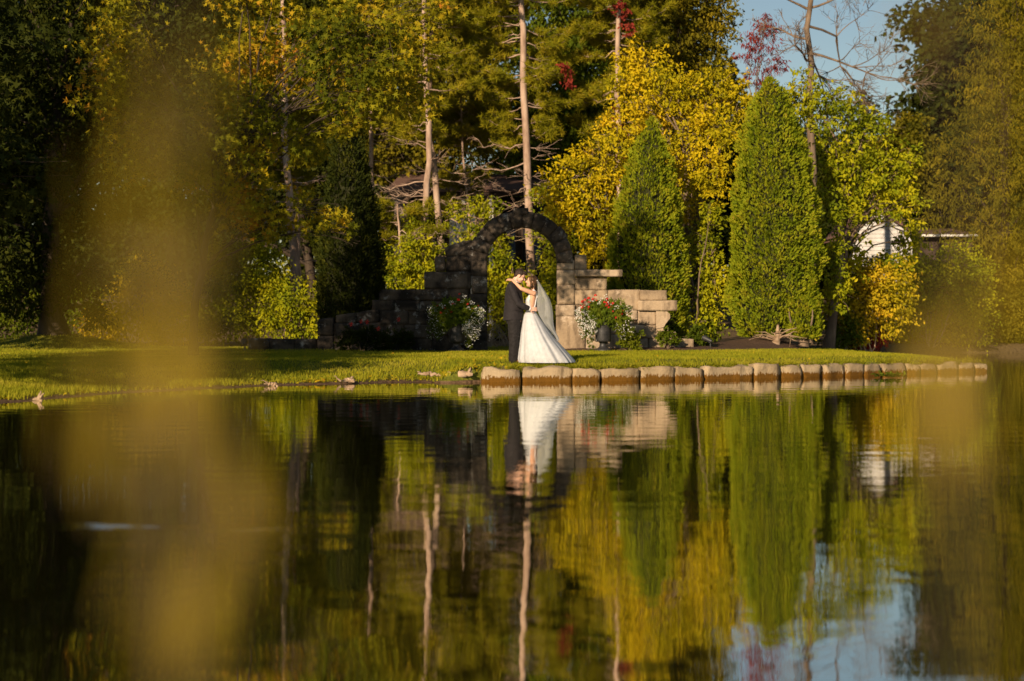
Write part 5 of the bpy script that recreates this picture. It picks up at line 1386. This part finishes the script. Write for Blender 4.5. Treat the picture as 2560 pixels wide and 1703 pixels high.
# shirt collar and cuffs
g = Geo(); 
for k in range(16):
    a0, a1 = 2 * PI * k / 16, 2 * PI * (k + 1) / 16
    q = lambda a: mp_(376, 288) + np.array([math.cos(a) * .072, math.sin(a) * .076, -.030 * math.cos(a) ])
    capsule(g, q(a0), q(a1), .016, .016, 6)
for sg, w_ in ((-1, wr), (1, wf)):
    capsule(g, w_ + np.array([-.042, -sg * .0, .012]), w_ + np.array([-.004, .0, .002]), .043, .043)
fuse(g, 'shirt', M['shirt'], groom, .006, 2)
g = Geo()
loft(g, densify([(300, 425, 300, .105), (278, 440, 326, .175), (252, 462, 372, .222), (238, 482, 470, .222), (232, 494, 560, .212), (228, 500, 640, .205), (220, 497, 720, .203), (210, 488, 790, .210), (204, 480, 834, .214)], 22), 32, power=.92)
for sg in (-1, 1):
    chain(g, [mp_(330, 365, sg * .185), mp_(372, 490, sg * .24), mp_(425, 603, sg * .265), mp_(500, 640, sg * .26), mp_(556, 664, sg * .225)], [.082, .073, .064, .056, .050])
jk = fuse(g, 'jacket', M['suit'], groom, .010, 5, .007, 3)
for sg in (-1, 1):
    g = Geo()
    q = [mp_(470, 690, sg * .185), mp_(430, 694, sg * .208), mp_(380, 690, sg * .219)]
    tube(g, q, [.011, .012, .011], 6, caps=True, flat=(.5, 1.6))
    g.build('pocket_flap', M['suit'], jk)
g = Geo()
for sg in (-1, 1):
    chain(g, [mp_(366, 835, sg * .078), mp_(366, 960, sg * .092), mp_(366, 1130, sg * .098), mp_(358, 1290, sg * .10), mp_(354, 1392, sg * .102)], [.128, .118, .096, .090, .088])
capsule(g, mp_(350, 815, -.06), mp_(380, 815, .06), .14, .14)
fuse(g, 'trousers', M['trousers'], groom, .010, 5, .010, 7)
for sg in (-1, 1):
    g = Geo()
    capsule(g, mp_(322, 1396, sg * .10), mp_(375, 1398, sg * .11), .040, .042); capsule(g, mp_(375, 1400, sg * .11), mp_(422, 1404, sg * .125), .042, .026)
    boxg(g, mp_(300, 0)[0], mp_(420, 0)[0], DC + sg * .11 - .035, DC + sg * .11 + .035, MZ, MZ + .012)
    fuse(g, 'shoe', M['leather'], groom, .006, 2)

# ---- bride
BX = mp_(700, 1418)[0]
bride = empty('person', (BX, DC, gz(BX, DC)), 'bride in a white gown with long train and veil, arms round the groom', 'person', 'wedding couple')
g = Geo()
bhc = mp_(610, 292)
bP, bA = head(g, bhc, (-.97, 0, .16), (.16, 0, .97), .95)
chain(g, [mp_(648, 445), mp_(642, 395), mp_(628, 345)], [.050, .044, .044])
loft(g, densify([(600, 688, 425, .10), (578, 694, 455, .165), (560, 690, 500, .165), (548, 676, 570, .142), (546, 660, 640, .122), (545, 656, 700, .118), (530, 690, 780, .15), (540, 680, 860, .14)], 16), 24)
for sg in (-1, 1):
    capsule(g, mp_(640, 440, sg * .07), mp_(642, 456, sg * .16), .042, .050)
    el = mp_(468, 392, sg * .235); wb = mp_(340, 272, sg * .115)
    chain(g, [mp_(640, 458, sg * .165), el, wb], [.047, .038, .025])
    hand(g, wb, (-.80, -sg * .42, .16), (-.2, -sg * .6, -.7), .93, .34, thumb=sg)
    chain(g, [mp_(610, 860, sg * .08), mp_(600, 1130, sg * .09), mp_(595, 1385, sg * .09)], [.08, .055, .04])
    capsule(g, mp_(600, 1396, sg * .09), mp_(545, 1402, sg * .09), .032, .026)
body = fuse(g, 'body', M['skin_tan'], bride, .0065, 2)
for b in (-1, 1):
    g = Geo(); ellip(g, bP(.075, b * .029, .004), (.008, .013, .004), bA, 8); g.build('eye', M['eye'], body)
    g = Geo(); tube(g, [bP(.086, b * .016, .028), bP(.083, b * .032, .034), bP(.070, b * .044, .029)], [.003, .005, .003], 6); g.build('eyebrow', M['hair_brown'], body)
g = Geo(); ellip(g, bP(.087, 0, -.058), (.007, .020, .007), bA, 10); g.build('lips', M['lip'], body)
g = Geo()
ellip(g, bP(-.030, 0, .040), np.array([.098, .084, .085]), bA)
ellip(g, bP(.022, 0, .086), np.array([.062, .062, .026]), bA)
ellip(g, bP(-.070, 0, -.03), np.array([.055, .072, .085]), bA)
for b in (-1, 1): chain(g, [bP(.035, b * .070, .05), bP(.012, b * .080, -.01), bP(-.012, b * .078, -.09), bP(-.03, b * .066, -.13)], [.026, .026, .026, .014], 8)
rng = np.random.default_rng(6)
for k in range(17):
    b = rng.uniform(-.075, .075); st = bP(-.085 + .04 * abs(b) / .08, b, -.03)
    L = rng.uniform(.17, .28); ph = rng.uniform(0, 6); m = 15
    t = np.linspace(0, 1, m)
    q = st + np.stack([.045 * t + .012 * np.cos(t * 13 + ph), b * .2 * t + .012 * np.sin(t * 13 + ph), -L * t], -1)
    chain(g, list(q), list(np.linspace(.019, .009, m)), 7)
fuse(g, 'hair', M['hair_brown'], bride, .0065, 1, .005, 4)
g = Geo()
for k in range(7):
    a = -1.1 + k * .37; p = bP(-.10 - .015 * math.cos(a), .075 * math.sin(a), .035 + .008 * (k % 2)); ellip(g, p, (.009, .009, .009), None, 8)
g.build('hair_comb', M['white_flower'], bride)
# gown
g = Geo()
loft(g, densify([(566, 604, 492, .09, 0), (540, 618, 515, .150, 0), (525, 612, 560, .158, 0), (528, 622, 630, .134, 0), (534, 664, 676, .127, 0), (534, 664, 712, .127, 0)], 14), 26)
loft(g, densify([(668, 688, 500, .10), (655, 684, 570, .125), (640, 672, 640, .122), (600, 664, 690, .125)], 8), 20)
for sg in (-1, 1):
    chain(g, [mp_(570, 505, sg * .10), mp_(612, 440, sg * .12), mp_(640, 410, sg * .125), mp_(668, 440, sg * .125), mp_(684, 505, sg * .105)], [.020, .017, .015, .017, .020], 8)
fuse(g, 'bodice', M['satin'], bride, .007, 2)
rng = np.random.default_rng(2)
ph = rng.uniform(0, 6, 6)
def fold(th, t):
    a = .010 + .060 * t ** 1.2
    f = .34 * np.sin(9 * th + ph[0] + .8 * t) + .30 * np.sin(14 * th + ph[1] - 1.2 * t) + .22 * np.sin(23 * th + ph[2] + 1.0 * t) + .2 * np.sin(5 * th + ph[3])
    return 1 + a * f
g = Geo()
sk_rows = densify([(534, 664, 704, .128), (520, 676, 724, .15), (502, 694, 752, .19), (487, 742, 820, .27), (473, 798, 900, .34), (455, 868, 1000, .41), (444, 945, 1100, .47), (431, 1036, 1200, .52), (416, 1126, 1300, .56), (410, 1176, 1360, .57), (412, 1204, 1398, .57), (420, 1214, 1419, .57)], 60)
loft(g, sk_rows, 220, close=False, fold=fold)
sk_ = g.build('skirt', M['tulle'], bride)
# veil: a draped sheet falling from the back of the head to the train
inner = [(690, 285), (697, 340), (696, 450), (690, 560), (688, 660), (720, 760), (790, 880), (850, 960), (910, 1040), (955, 1095), (968, 1118)]
outer = [(703, 272), (735, 330), (800, 430), (858, 530), (890, 630), (905, 740), (908, 850), (925, 950), (958, 1030), (982, 1085), (976, 1120)]
wid = [.045, .08, .15, .20, .23, .25, .26, .25, .22, .17, .12]
n = 44; m = 41
tt = np.linspace(0, 10, n); I = np.arange(11)
ix = np.interp(tt, I, [p[0] for p in inner]); iy = np.interp(tt, I, [p[1] for p in inner]); ox = np.interp(tt, I, [p[0] for p in outer]); oy = np.interp(tt, I, [p[1] for p in outer]); ww = np.interp(tt, I, wid)
ph_ = np.linspace(-1, 1, m)
V = []
for k in range(n):
    for q in ph_:
        c = math.cos(q * PI / 2) ** .7 if abs(q) < 1 else 0
        x_ = ix[k] + (ox[k] - ix[k]) * c; y_ = iy[k] + (oy[k] - iy[k]) * c
        rip = .018 * (k / n) * math.sin(q * 15 + 1.5 * math.sin(k * .12)) 
        p = mp_(x_, y_, ww[k] * math.sin(q * PI / 2) * (1 + .05 * math.sin(q * 11))); p[0] += rip; V.append(p)
i, j = np.meshgrid(np.arange(n - 1), np.arange(m - 1), indexing='ij')
g = Geo(); g.add(np.array(V), np.stack([i * m + j, i * m + j + 1, (i + 1) * m + j + 1, (i + 1) * m + j], -1).reshape(-1, 4))
g.build('veil', M['veil'], bride)
shrub_tree('green_bush', 'sunlit yellow-green brush under the pine trunks round the top of the arch', 'bush', base_at(1010, 53.5),
    [(955, 505, 53.5, 40, 26), (1005, 525, 53.5, 34, 26), (1060, 490, 53.5, 36, 24), (1110, 470, 53.8, 36, 26), (1090, 540, 53, 40, 30), (1130, 505, 53.5, 26, 22), (1260, 520, 53.5, 45, 40), (1300, 560, 53, 40, 40), (905, 530, 54, 26, 30), (1240, 450, 54.5, 30, 24)], 'oval', .11, M['yelgreen'], M['twig'], 131, 330, .05, 'bushes behind the lawn', stems=6)


# fallen leaves on the lawn and along the bank
rng = np.random.default_rng(77)
n = 2600
D_ = 1 / rng.uniform(1 / 44, 1 / 24.5, n); x_ = (rng.uniform(0, 2500, n) - 1280) / F * D_
bankp = rng.random(n) < .45
x_ = np.where(bankp, rng.uniform(-8, 0.2, n), x_)
D_ = np.where(bankp, np.interp(x_, [p[0] for p in SHORE], [p[1] for p in SHORE]) + np.abs(rng.normal(0, .7, n)) + .1, D_)
z_ = ground_z(x_, D_)
ok = (z_ > .02) & inside(POLY, x_, D_) & (D_ < 43) & ~inside(bed, x_, D_)
p = np.stack([x_, D_, z_ + .035 * (rng.random(n) ** .5)], -1)[ok]; k = len(p)
t = rng.normal(0, 1, (k, 3)); t[:, 2] *= .3; nn = rng.normal(0, .35, (k, 3)); nn[:, 2] += 1
g = Geo(); leaves(g, p, t, nn, rng.uniform(.04, .10, k), 'star', rng.random(k))
tag(g.build('fallen_leaves', M['orange'], smooth=False), 'fallen yellow and brown leaves scattered over the lawn and the left bank', 'leaf litter', kind='stuff')
